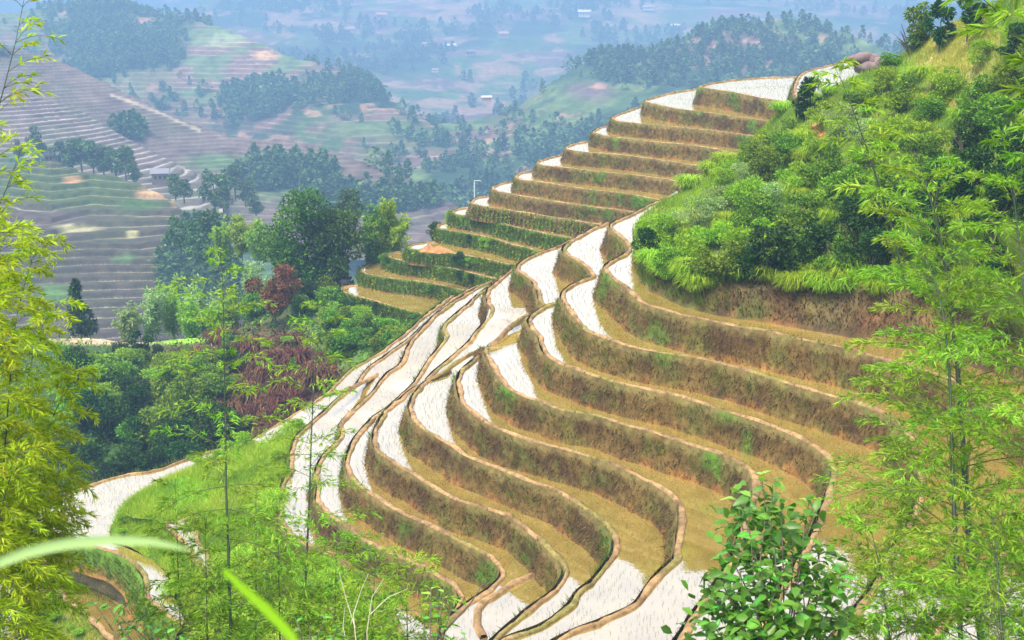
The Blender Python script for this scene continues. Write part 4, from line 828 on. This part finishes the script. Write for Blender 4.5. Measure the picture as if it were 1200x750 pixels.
for i in range(9):
    p = S_L.at(random.uniform(-20, 130), random.uniform(690, 770)); shrub(random.choice(['fern', 'bright']), p, random.uniform(.4, .75), 'tuft of yellow-green grass below the dirt track', 'grass tufts below the dirt track', .7)

# ---- far woods
def far_template(seed, shape):
    r = np.random.default_rng(seed); n = 90; z = r.random(n); w_ = np.sin(np.clip(z*1.05+.1, 0, 1)*math.pi)**.7*.42 if shape == 0 else (1.03-z)*.3 if shape == 1 else np.sin(np.clip(z+.05, 0, 1)*math.pi)*.26
    a = r.uniform(0, 6.28, n); q = r.uniform(.5, 1, n)*(1+.35*np.sin(a*3+z*9)); p = np.stack([np.cos(a)*w_*q, np.sin(a)*w_*q, .08+z*.92], 1); d = p*np.array([1, 1, 0])*2+r.normal(0, .3, (n, 3))+[0, 0, .35 if shape else .2]
    v, f = leaves(p, d, .22, .17, r, .1); return v, f, np.repeat(np.clip(r.normal(.45, .25, n), 0, 1), 4)
FT = [far_template(i, i % 3) for i in range(6)]
def wood(name, S, n, wgt, hr, bias=(0, 1, 2), tonebias=0.):
    p = S.scatter(n, wgt); Vs, Fs, Ts, o = [], [], [], 0
    which = rng.choice([b+3*k for b in bias for k in (0, 1)], n)
    for k in range(6):
        q = p[which == k]; m_ = len(q)
        if not m_: continue
        v, f, t_ = FT[k]; a = rng.uniform(0, 6.28, m_); s = rng.uniform(hr[0], hr[1], m_)*(1+.5*fbm(q, .03, 2)); wd_ = s*rng.uniform(.85, 1.3, m_); c, sn = np.cos(a), np.sin(a)
        X = (v[None, :, 0]*c[:, None]-v[None, :, 1]*sn[:, None])*wd_[:, None]+q[:, None, 0]; Y = (v[None, :, 0]*sn[:, None]+v[None, :, 1]*c[:, None])*wd_[:, None]+q[:, None, 1]; Zz = v[None, :, 2]*s[:, None]+q[:, None, 2]-s[:, None]*.06
        Vs.append(np.stack([X, Y, Zz], -1).reshape(-1, 3)); Fs.append((f[None]+(np.arange(m_)*len(v))[:, None, None]).reshape(-1, 3)+o); o += m_*len(v); Ts.append((t_[None]*.7+rng.uniform(-.1, .4, m_)[:, None]+tonebias).ravel())
    return kind(mesh(name, np.concatenate(Vs), np.concatenate(Fs), M_FTREE, tone=np.clip(np.concatenate(Ts), 0, 1)), 'stuff')
def w_s2(g, V):
    f = np.clip(blob(g, 110, 55, 110, 62)*1.5+blob(g, 190, 95, 80, 50)+blob(g, 300, 48, 50, 22)*1.2+blob(g, 255, 120, 110, 30)*1.1+blob(g, 420, 105, 70, 18)*.9+blob(g, 540, 205, 40, 20)*.6, 0, 1)
    return np.clip(f*np.clip(.55+fbm(V, .03, 3)*4, .02, 1.5)+.015+(fbm(V, .03, 3) > .16)*.12-blob(g, 275, 72, 75, 34)*1.2, 0.0, 1)
wood('ridge_wood', S_S, 1700, w_s2, (4, 8.5), tonebias=.0)
wood('valley_wood', S_R, 1500, lambda g, V: np.clip(.18+fbm(V, .016, 3)*3.2-blob(g, 590, 122, 40, 24)-blob(g, 690, 105, 44, 16)+blob(g, 740, 80, 60, 30)*.8+blob(g, 870, 40, 70, 16)*.8, .02, 1), (3.5, 8))
wood('village_wood', S_V, 1800, lambda g, V: np.clip(fbm(V, .008, 3)*4+.1, 0.01, 1), (7, 13))
wood('hillside_wood', S_M, 420, lambda g, V: np.clip(blob(g, 335, 210, 70, 20)*.5+blob(g, 150, 158, 20, 8)+blob(g, 440, 240, 80, 14)*.7+(fbm(V, .03, 3) > .2)*.08, 0, 1), (3, 7))
wood('hollow_wood', S_N, 260, lambda g, V: np.clip(blob(g, 240, 330, 60, 60)*.8+(fbm(V, .03, 3) > .22)*.03, 0, 1), (3, 6))
# single trees one can tell apart on the middle hills
GF = 'dark trees in the hollow behind the near terraced hill'
FTM = [mesh('crown', v, f, M_FTREE, tone=t_, link=False) for v, f, t_ in [(*blobs(900, [(x*.7, y*.7, z, a*.8, a*.8, c) for x, y, z, a, c in gen_lumps(10, s, 'round')], .09, .07, seed=s)[:2], blobs(900, [(x*.7, y*.7, z, a*.8, a*.8, c) for x, y, z, a, c in gen_lumps(10, s, 'round')], .09, .07, seed=s)[2]) for s in (41, 42, 43)]]
FTT = mk('trunk', tube(np.array([(0, 0, -.1), (0, 0, .4), (0, 0, .85)]), [.03, .02, .008], 5), M_BARK)
def ftree(px, ybot, hpx, d, label, group):
    p = at(px, ybot, d); h = hpx*d/FOC; t = thing('tree', label, 'tree', tuple(p), random.uniform(0, 6), group, (h*random.uniform(.9, 1.25), h*random.uniform(.9, 1.25), h)); put('crown', random.choice(FTM), t); put('trunk', FTT, t)
for px, yb, hp, d in [(22,184,20,345),(45,180,30,350),(85,196,30,350),(96,200,34,348),(110,203,34,345),(122,206,34,342),(136,207,32,340),(148,210,36,335),(158,212,28,330),(70,190,22,352)]: ftree(px, yb, hp, d, 'dark round tree in the hollow behind the near terraced hill', GF)
for px, yb, hp, d in [(206,232,26,300),(216,236,24,296),(252,246,44,290),(262,250,30,285),(276,232,36,330),(288,240,30,325),(300,250,26,310)]: ftree(px, yb, hp, d, 'blue-green tree standing beyond the orange bare field', 'trees beyond the orange bare field')
for px, yb, hp, d in [(212,296,36,205),(232,300,40,200),(252,296,44,200),(308,306,36,190),(240,312,34,190),(262,320,36,185)]: ftree(px, yb, hp+4, d, 'soft green tree in the misty grove below the terraced hill', 'trees in the misty grove')
for px, yb, hp, d in [(402,252,30,150),(418,256,34,150),(410,262,26,145)]: ftree(px, yb, hp, d, 'grey-blue tree between the big tree and the bamboo clump', 'trees between the big tree and the bamboo clump')

# ================================================================== NEAR PLANTS
def leafy_branch(base, d0, L, r, nt, per, leafL, leafW, droop=.35, P=None, D=None):
    """one bamboo branch: an arching shoot with alternate twigs; returns twig tubes, leaf bases and directions"""
    d0 = d0/np.linalg.norm(d0); s = np.linspace(0, 1, 7)[:, None]; side = np.cross(d0, [0, 0, 1.]); side /= np.linalg.norm(side)+1e-9
    c = base+d0*L*s+np.array([0, 0, -1.])*droop*L*s**2.2+side*(.06*L*math.sin(r.uniform(0, 6))*s**2)
    tubes = [tube(c, np.linspace(.0042, .0012, 7)*(L/.8)**.5, 4)]; lb, ld = [], []
    for i in range(nt):
        u = .12+.88*(i+.5)/nt; k = min(5, int(u*6)); b = c[k]+(c[k+1]-c[k])*(u*6-k); t = unit(c[k+1]-c[k]); sg = 1 if i % 2 else -1
        td = unit(t*.75+side*sg*r.uniform(.35, .8)+np.array([0, 0, r.uniform(-.1, .35)])); tl = L*r.uniform(.14, .3)*(1.1-.6*u); e = b+td*tl-np.array([0, 0, .15*tl]); 
        tubes.append(tube(np.array([b, (b+e)/2, e]), [.0016, .0012, .0007], 3))
        m = max(3, int(per*r.uniform(.7, 1.3))); w_ = r.uniform(.25, 1, m)[:, None]; lb.append(b+(e-b)*w_); ld.append(td+r.normal(0, .42, (m, 3))+[0, 0, -.12])
    return tubes, np.concatenate(lb), np.concatenate(ld)
def bamboo(label, culm, spec, mat, nb, blen, nt, per, leafL=.10, leafW=.016, start=.1, r0=.017, seed=1, group=None, bias=None, elev=(.35, .75), droop=.35, name='bamboo'):
    """culm: [(px,py,d)] base to tip; spec unused branches come off every node, alternating"""
    r = np.random.default_rng(seed); C = crom(np.array([at(*q) for q in culm]), .12); loc = C[0].copy(); t = thing(name, label, 'bamboo', tuple(loc), group=group); n = len(C)
    rr = r0*(1-np.linspace(0, 1, n)**1.3*.85); ring = 1+.22*(np.arange(n) % 3 == 0); mesh('culm', *[x if i else x-loc for i, x in enumerate(tube(C, rr*ring, 7))], M_CULM, t, smooth=False)
    up = unit(C[-1]-C[0]); h = np.linalg.norm(C[-1]-C[0]); az = r.uniform(0, 6.28)
    for i in range(nb):
        u = start+(1-start)*(i+.3)/nb; k = int(u*(n-1)); az += 2.4+r.normal(0, .3); a = az
        if bias is not None and r.random() < bias[1]: a = bias[0]+r.normal(0, .55)
        el = r.uniform(*elev)+.45*max(0, u-.75)*2; d = np.array([math.cos(a)*math.cos(el), math.sin(a)*math.cos(el), math.sin(el)]); L = blen*r.uniform(.65, 1.15)*(1.0-.55*max(0, u-.35)/.65)
        tb, lb, ld = leafy_branch(C[k]-loc, d, L, r, max(4, int(nt*L/blen)), per, leafL, leafW, droop)
        br = mesh('branch', *merge(tb), M_TWIG, t); m = len(lb); v, f = leaves(lb, ld, leafL*r.uniform(.6, 1.25, m), leafW*r.uniform(.7, 1.25, m), r)
        kind(mesh('foliage', v, f, mat, br, tone=np.repeat(np.clip(r.normal(.47, .2, m)+r.normal(0, .08), 0, 1), 4)), 'stuff')
    return t
# big bamboos at the right
bamboo('tall green bamboo on the right, the thicker of the two upright stems', [(1158,830,10.2),(1150,750,10.3),(1142,690,10.4),(1135,620,10.5),(1131,560,10.6),(1126,480,10.7),(1121,420,10.8),(1115,370,10.9),(1108,310,11),(1098,262,11),(1086,218,11.1),(1076,184,11.1)], None, M_BAMB, 84, 1.25, 28, 13, .072, .0098, .06, .03, 5)
bamboo('tall green bamboo on the right, the thinner stem just left of the thick one', [(1130,830,9.8),(1126,750,9.9),(1121,660,10),(1117,570,10.1),(1115,500,10.2),(1112,430,10.3),(1104,360,10.4),(1085,300,10.5)], None, M_BAMB, 56, 1.15, 25, 13, .070, .0098, .08, .021, 6)
bamboo('slender bamboo leaning out of the frame at the right edge', [(1240,820,9),(1225,660,9.2),(1212,520,9.4),(1204,400,9.6),(1196,300,9.8),(1186,215,10),(1172,150,10.1)], None, M_BAMB, 48, .9, 20, 13, .072, .0098, .05, .014, 7)
bamboo('bamboo shoot with long leaves hanging at the top right corner', [(1262,330,9.5),(1250,220,9.5),(1230,120,9.5),(1205,60,9.5),(1165,10,9.5),(1120,-25,9.5)], None, M_BAMB, 26, .6, 12, 7, .12, .02, .3, .011, 8)
bamboo('bamboo top arching left before the bright pond ledge', [(1060,330,13),(1040,250,13),(1018,180,13),(1000,130,13),(985,92,13),(968,62,13)], None, M_BAMB, 24, .55, 10, 6, .13, .02, .25, .010, 9)
bamboo('leafy low bamboo filling the lower right corner', [(1190,880,8.6),(1180,800,8.7),(1172,720,8.8),(1168,650,8.9),(1160,590,9)], None, M_BAMB, 44, .9, 20, 13, .070, .0095, .05, .013, 10)
bamboo('low bamboo between the broad-leaved bush and the tall stems', [(1050,880,9.2),(1046,800,9.3),(1040,730,9.4),(1030,660,9.5),(1018,610,9.6)], None, M_BAMB, 38, .8, 19, 13, .070, .0095, .05, .012, 11)
# thin bamboos in the middle left
bamboo('taller of two thin upright bamboos left of centre', [(275,830,12.6),(271,750,12.7),(268,660,12.8),(265,570,12.9),(264,500,13),(263,430,13),(262,380,13),(261,330,13),(258,295,13)], None, M_BAMB, 44, .95, 18, 7.5, .078, .0125, .22, .015, 12, elev=(.1, .6))
bamboo('thin upright bamboo left of centre, the shorter stem over the white paddy strips', [(352,830,13.4),(356,720,13.5),(360,640,13.6),(363,570,13.6),(365,510,13.6),(368,450,13.6),(374,395,13.6),(382,352,13.6)], None, M_BAMB, 44, .95, 18, 7.5, .078, .0125, .16, .014, 13, elev=(.1, .65))
GL = 'low bamboos on the near slope'
for i, (x0, x1, y1, d) in enumerate([(430,440,655,12.4),(480,475,650,12),(330,325,600,13),(215,205,560,13.2),(300,300,560,14),(245,240,600,12.8),(390,395,610,13)]):
    bamboo('low leafy bamboo on the near slope '+['below the half-hidden white pool', 'beside the small white pool near the straw bank', 'between the two thin upright stems', 'left of the thin upright stems', 'behind the thin upright stems', 'just left of the taller thin stem', 'right of the shorter thin stem', 'over the lowest white paddy'][i], [(x0,840,d),((x0+x1)/2,(840+y1)/2,d),(x1,y1,d)], None, M_BAMB, 24 if i == 3 else 34, .72, 16, 10, .078, .012, .2, .009, 30+i, GL, elev=(.15, .7))
# the thick yellow-green bamboo along the left edge
GY = 'yellow-green bamboos massed along the left edge'
YL = [((-30,860,11.5),(-8,700,11.5),(6,520,11.5),(18,380,11.5),(40,300,11.4),(66,282,11.3)), ((10,880,12),(24,740,12),(40,600,12),(58,500,11.9),(82,450,11.8),(104,440,11.7)), ((-50,860,11),(-40,640,11),(-28,460,11),(-12,330,11),(10,270,11),(30,256,11)), ((0,900,12.4),(14,780,12.4),(36,680,12.4),(58,600,12.3),(74,560,12.2),(88,550,12.2)), ((-50,900,10.6),(-30,760,10.6),(-10,640,10.6),(12,560,10.6),(28,520,10.6)), ((-10,860,12.6),(8,640,12.6),(26,480,12.6),(46,390,12.5),(72,350,12.4)), ((-60,860,11.8),(-50,600,11.8),(-36,420,11.8),(-20,330,11.8),(2,300,11.8))]
YN = ['whose tip bends furthest to the upper right', 'at the left edge arching right over the gully', 'rising highest at the frame edge', 'drooping over the big white pond', 'with its tip over the paler leaves', 'between the two tallest stems', 'cut by the frame edge, in the top of the mass']
for i, c in enumerate(YL):
    bamboo('yellow-green bamboo '+YN[i], c, None, M_YBAMB, 56, .68, 18, 13, .08, .0115, .36, .012, 50+i, GY, droop=.6)
bamboo('sparse bamboo tip with single bright leaves at the upper left edge', [(-60,420,9.5),(-40,300,9.5),(-22,200,9.5),(0,120,9.5),(18,50,9.5),(30,-10,9.5)], None, M_YBAMB, 34, .55, 10, 3.6, .085, .018, .1, .008, 70, elev=(.3, .9), bias=(.1, .6))
bamboo('second sparse bamboo tip below the first at the left edge', [(-70,480,9.8),(-44,360,9.8),(-18,280,9.8),(8,220,9.8),(26,170,9.8)], None, M_YBAMB, 30, .55, 10, 4, .085, .017, .2, .008, 71, elev=(.3, .9), bias=(.1, .6))

# broad-leaved bushes: every leaf a piece of its own
def leaf_mesh(seed):
    r = np.random.default_rng(seed); n = 6; x = np.linspace(0, 1, n); wd_ = np.sin(np.clip(x, 0, 1)**.85*math.pi)**.8*.27*r.uniform(.9, 1.15); wd_[0] = .012; wd_[-1] = .004; z = -.16*x**2*r.uniform(.5, 1.6)+.03*np.sin(x*7+r.uniform(0, 6))
    fold = .35*wd_; V = np.concatenate([np.stack([x, wd_, z+fold], 1), np.stack([x, 0*x, z], 1), np.stack([x, -wd_, z+fold], 1)]); me = mesh('leaf', V, gridfaces(3, n), M_BROAD, tone=np.clip(r.normal(.45, .12)+np.concatenate([0*x, 0*x+.3, 0*x]), 0, 1), link=False, smooth=True); return me
LM = [leaf_mesh(i) for i in range(5)]; 
LY = []
for i in range(3):
    m_ = LM[i].copy(); m_.attributes['tone'].data.foreach_set('value', np.full(len(m_.vertices), .95, np.float32)); LY.append(m_)
from mathutils import Matrix
def put_leaf(me, parent, p, d, size, r):
    o = put('leaf', me, parent); d = Vector(d).normalized(); upv = Vector((r.normal(0, .3), r.normal(0, .3), 1)); s = upv.cross(d).normalized(); u = d.cross(s)
    o.matrix_local = Matrix(((d.x, s.x, u.x, p[0]), (d.y, s.y, u.y, p[1]), (d.z, s.z, u.z, p[2]), (0, 0, 0, 1))) @ Matrix.Diagonal((size, size, size, 1)); return o
def broad_bush(label, d, shoots, size, seed, per=(7, 10), base=None, young=0, fill=0):
    """shoots: [(px,py,d) tip, ...]; leaves whorl round each tip and along the last stretch"""
    r = np.random.default_rng(seed); b0 = at(*base); t = thing('broadleaf_bush', label, 'bush', tuple(b0)); st = []; cnt = 0
    for si, q in enumerate(shoots):
        tip = at(*q)-b0; mid = tip*np.array([.45, .45, .5])+r.normal(0, .05, 3); c = crom(np.array([(0, 0, -.25), mid, tip]), .06); st.append(tube(c, np.linspace(.011, .003, len(c)), 5)); ax = unit(c[-1]-c[-4]); a0 = r.uniform(0, 6.28)
        m = r.integers(*per)
        for k in range(m):
            if cnt >= 296: break
            f = k/m; pos = c[-1-int(f*min(len(c)-2, 5))]; a = a0+k*2.4; e1 = unit(np.cross(ax, [0, .2, 1.])); e2 = np.cross(ax, e1); dd = e1*math.cos(a)+e2*math.sin(a)+ax*(.55-.5*f)+[0, 0, -.05-.2*f]
            put_leaf(random.choice(LY) if (f < .3 and si in (young or ())) else LM[r.integers(0, 5)], t, pos, dd, size*r.uniform(.65, 1.12)*(.75 if f < .15 else 1), r); cnt += 1
    if fill:
        P, D = [], []
        for q in shoots:
            for k in range(fill):
                p = at(q[0]+r.normal(0, 20), q[1]+r.uniform(6, 60), q[2]+r.normal(.12, .12))-b0; P.append(p); D.append(np.append(r.normal(0, 1, 2), r.normal(-.15, .4)))
        v, f = ovals(np.array(P), np.array(D), size*r.uniform(.7, 1.15, len(P)), size*.52, r); kind(mesh('foliage', v, f, M_BROAD, t, tone=np.repeat(np.clip(r.normal(.35, .2, len(P)), 0, 1), 8)), 'stuff')
    mesh('stem', *merge(st), M_BARK, t); return t
r_ = np.random.default_rng(5)
main = [(892,556,8.6),(905,570,8.6),(915,590,8.5),(862,578,8.7),(872,600,8.5),(896,610,8.4),(930,620,8.6),(948,588,8.7),(880,632,8.4),(908,640,8.3),(940,645,8.5),(962,640,8.7),(838,668,8.6),(826,690,8.7),(850,690,8.4),(868,672,8.4),(892,670,8.2),(915,675,8.2),(940,680,8.4),(965,682,8.6),(985,672,8.8),(845,712,8.5),(832,730,8.5),(862,722,8.3),(885,710,8.1),(908,712,8.1),(932,716,8.2),(955,716,8.4),(980,712,8.6),(900,745,8.1),(870,748,8.2),(930,748,8.2),(960,745,8.4),(850,640,8.5),(885,655,8.6)]
broad_bush('glossy broad-leaved bush in front of the brown paddies at the lower right', 8.5, main, .112, 1, (8, 10), base=(915,830,8.5), young=(0, 7, 3), fill=22)
broad_bush('small dark broad-leaved sprig over the dirt track at the lower left', 9, [(112,708,9),(128,712,9),(140,722,9),(158,728,9),(176,736,9),(196,742,9),(150,745,9),(215,752,9)], .085, 2, (5, 8), base=(190,830,9))
broad_bush('broad-leaved sprig at the bottom edge between the thin bamboo stems', 9, [(345,722,9),(362,730,9),(380,724,9),(395,736,9),(330,744,9),(372,748,9),(405,748,9)], .085, 3, (5, 8), base=(365,840,9))
broad_bush('fresh green broad-leaved sprig beside the leaning stick', 9, [(505,690,9.2),(520,694,9.2),(512,712,9.2),(530,708,9.2),(498,722,9.2),(545,745,9.2),(515,738,9.2)], .08, 4, (5, 7), base=(515,840,9.2), young=(0, 1))
# two blurred grass blades close to the lens
def blade(label, pts, wd):
    c = crom(np.array([at(*q) for q in pts]), .02); loc = c[0].copy(); n = len(c); t = unit(np.gradient(c, axis=0)); s = unit(np.cross(t, c)); w_ = wd*np.sin(np.linspace(.35, math.pi*.98, n))**.7
    dn = unit(np.cross(s, t)); V = np.concatenate([c+s*w_[:, None]*.5, c+dn*w_[:, None]*.18, c-s*w_[:, None]*.5])-loc; o = mesh('blurred_grass', V, gridfaces(3, n), M_PALE if 'pale' in label else M_BRIGHT, tone=np.full(3*n, .72 if 'pale' in label else .45), smooth=True); o.location = loc; tag(o, label, 'grass blade')
blade('pale out-of-focus grass blade arching across the lower left, close to the lens', [(-60,690,1.15),(-20,668,1.15),(30,648,1.15),(80,637,1.15),(130,633,1.15),(180,635,1.15),(222,645,1.15)], .0095)
blade('bright green out-of-focus grass blade slanting down to the bottom edge', [(262,668,1.2),(285,690,1.2),(310,712,1.2),(335,738,1.2),(362,775,1.2)], .009)
# dry twigs and a leaning stick
b0 = at(420, 780, 9.5); t = thing('dry_twig', 'bleached bare twigs standing in the grass below the low bamboo', 'twig', tuple(b0)); ps = []
for c in ([(420,780),(414,720),(424,690),(432,672)], [(416,735),(405,700),(398,672)], [(432,790),(430,740),(436,700),(450,678)], [(434,720),(455,700),(478,690)], [(410,770),(402,735),(404,712)]): ps.append(tube(np.array([at(x, y, 9.5)-b0 for x, y in c]), np.linspace(.0045, .0018, len(c)), 5))
mesh('twigs', *merge(ps), M_DRY, t)
b0 = at(500, 762, 9.4); o = mesh('stick', *tube(np.array([at(x, y, 9.4)-b0 for x, y in [(500,762),(530,730),(552,706),(566,684)]]), [.009, .008, .006, .003], 6), M_BARK); o.location = b0; tag(o, 'thin dark leaning stick crossing the end of the muddy paddy', 'stick')

# ================================================================== FAR SMALL THINGS
def house(label, px, py, d, wpx, hgt=.55, roofm=None, wallm=None, rot=0, group='village houses'):
    p = at(px, py, d); W = wpx*d/FOC*(.72 if d > 500 else 1); H = W*hgt; D = W*.6; t = thing('house', label, 'house', tuple(p), rad(rot), group); x, y = W/2, D/2
    mesh('wall', [(-x,-y,-H*.6),(x,-y,-H*.6),(x,y,-H*.6),(-x,y,-H*.6),(-x,-y,H*.6),(x,-y,H*.6),(x,y,H*.6),(-x,y,H*.6)], [[0,1,5,4],[1,2,6,5],[2,3,7,6],[3,0,4,7],[4,5,6,7]], wallm or M_WALL, t); e = W*.08
    mesh('roof', [(-x-e,-y-e,H*.58),(x+e,-y-e,H*.58),(x+e,y+e,H*.58),(-x-e,y+e,H*.58),(-x-e,0,H*1.05),(x+e,0,H*1.05)], [[0,1,5,4],[2,3,4,5],[1,2,5],[3,0,4],[0,3,2,1]], roofm or M_ROOF, t)
    for k in (-.28, 0, .28):
        w_, h_ = W*.06, H*.16; mesh('window', [(k*W-w_,-y-.05,0),(k*W+w_,-y-.05,0),(k*W+w_,-y-.05,h_*2),(k*W-w_,-y-.05,h_*2),(k*W-w_,-y+.02,0),(k*W+w_,-y+.02,0),(k*W+w_,-y+.02,h_*2),(k*W-w_,-y+.02,h_*2)], [[0,1,2,3],[0,4,5,1],[3,2,6,7],[1,5,6,2],[0,3,7,4]], M_GLASS, t)
house('dark-roofed wooden house at the end of the tree row in the left hollow', 188, 209, 322, 18, .6, M_ROOF, M_WOOD, 12)
house('small wooden hut among trees, left end of the hollow', 62, 186, 352, 15, .5, M_ROOF, M_WOOD, -8)
house('low grey-roofed hut beside the small wooden hut in the hollow', 38, 188, 352, 13, .4, M_ROOF, M_WOOD, 5)
for i, (px, py, wp, hg, rf, wl) in enumerate([(685,17,18,.4,M_WALL,M_WALL),(570,116,15,.35,M_WALL,M_ROOFR),(527,56,18,.35,M_WALL,M_ROOFR),(500,53,12,.4,M_ROOFR,M_WALL),(590,42,14,.45,M_ROOFR,M_ROOFR),(447,20,15,.45,M_ROOFR,M_ROOFR),(410,36,11,.5,M_ROOFR,M_WALL),(552,62,13,.35,M_ROOF,M_WOOD),(484,44,11,.4,M_WALL,M_WALL),(510,83,10,.4,M_ROOFR,M_WALL),(790,32,14,.35,M_WALL,M_WALL),(760,10,16,.3,M_ROOFR,M_WALL)]):
    q = S_R.at(px, py) if py > 100 else S_V.at(px, py); x, y = pixel_of(q); d = np.linalg.norm(q)
    house(['white flat-roofed building by the road on the far slope', 'pale low house in the valley above the dark wood', 'long pink house in the middle of the far village', 'small red-roofed house left of the long pink one', 'red-roofed house right of and above the long pink one', 'tall pink house at the upper left of the far village', 'leftmost small red-roofed house of the far village', 'dark wooden house below the red-roofed one', 'white cottage in the middle of the far village', 'lone cottage on the fields below the far village', 'pale farmhouse right of the far road', 'wide red-roofed house above the far road'][i], px, py, d-4, wp, hg, rf, wl, random.uniform(-25, 25))
p = at(556, 228, 330); t = thing('utility_pole', 'white utility pole with a crossarm in the valley left of the brown terraces', 'pole', tuple(p)); hh = 17*330/FOC
mesh('post', *tube(np.array([(0, 0, -2), (0, 0, hh*.5), (0, 0, hh)]), [.16, .14, .12], 6), M_POLE, t); mesh('crossarm', *tube(np.array([(-.1, -.2, hh*.96), (.8, -.2, hh*.96), (1.7, -.2, hh*.96)]), [.09, .09, .09], 5), M_POLE, t)
# rocks on the skyline above the scrub
p = at(1018, 76, 72); t = thing('rock_outcrop', 'purple-brown rock pile on the skyline left of the hilltop saplings', 'rocks', tuple(p))
for i, (x, z, s) in enumerate([(-.75, .2, .42), (-.35, .33, .5), (.1, .22, .55), (.5, .12, .45), (.85, 0, .4), (-.1, -.1, .6), (.35, -.2, .5), (1.1, -.15, .35)]):
    u_ = np.linspace(0, math.pi, 8); a_ = np.linspace(0, 2*math.pi, 13); A, U = np.meshgrid(a_, u_); S = np.stack([np.cos(A)*np.sin(U)*1.25, np.sin(A)*np.sin(U), np.cos(U)*.75], -1); S *= (s*(1+.9*fbm(S*1.0+i*7, 1.3, 3)))[..., None]; S[..., 0] += x; S[..., 2] += z; S[..., 1] += random.uniform(-.2, .2); mesh('boulder', S.reshape(-1, 3), gridfaces(8, 13), M_STONE, t)
p = at(404, 331, 110); u_ = np.linspace(0, math.pi, 8); A, U = np.meshgrid(np.linspace(0, 2*math.pi, 13), u_); S = np.stack([np.cos(A)*np.sin(U)*.62, np.sin(A)*np.sin(U)*.5, np.cos(U)*.38], -1)*(1+.5*fbm(np.stack([np.cos(A), np.sin(A), np.cos(U)], -1), 1.5, 3))[..., None]
M_MOUND = plainmat('dark_mound', (.05, .035, .05), .9); o = mesh('boulder', S.reshape(-1, 3), gridfaces(8, 13), M_MOUND, smooth=True); o.location = p; tag(o, 'dark purple boulder at the foot of the big tree by the dirt ledge', 'boulder')

# ------------------------------------------------------------------ tell look-alikes apart by their place among the others
ORD = 'leftmost,second from left,third from left,fourth from left,fifth from left,sixth from left,seventh from left,eighth from left,ninth from left,tenth from left,eleventh from left,twelfth from left,thirteenth from left,fourteenth from left'.split(',')
bpy.context.view_layer.update()
same = {}
for o in bpy.data.objects:
    if o.parent is None and o.get('label'): same.setdefault(o['label'], []).append(o)
for lab, os_ in same.items():
    n = len(os_)
    if n < 2 or n > 40: continue
    xy = [(o, *pixel_of(np.array(o.location))) for o in os_]; xy.sort(key=lambda q: q[2]); k = 1 if n <= 8 else 2 if n <= 20 else 3
    nm = [['']] if k == 1 else ['upper row, ', 'lower row, '] if k == 2 else ['upper row, ', 'middle row, ', 'lower row, ']
    for b in range(k):
        part = sorted(xy[n*b//k:n*(b+1)//k], key=lambda q: q[1])
        for i, q in enumerate(part):
            words_ = lab+', '+('' if k == 1 else nm[b])+ORD[min(i, 13)]+('' if len(part) > 1 else '')
            if i < 14 and len(words_.replace(',', ' ').split()) <= 16: q[0]['label'] = words_
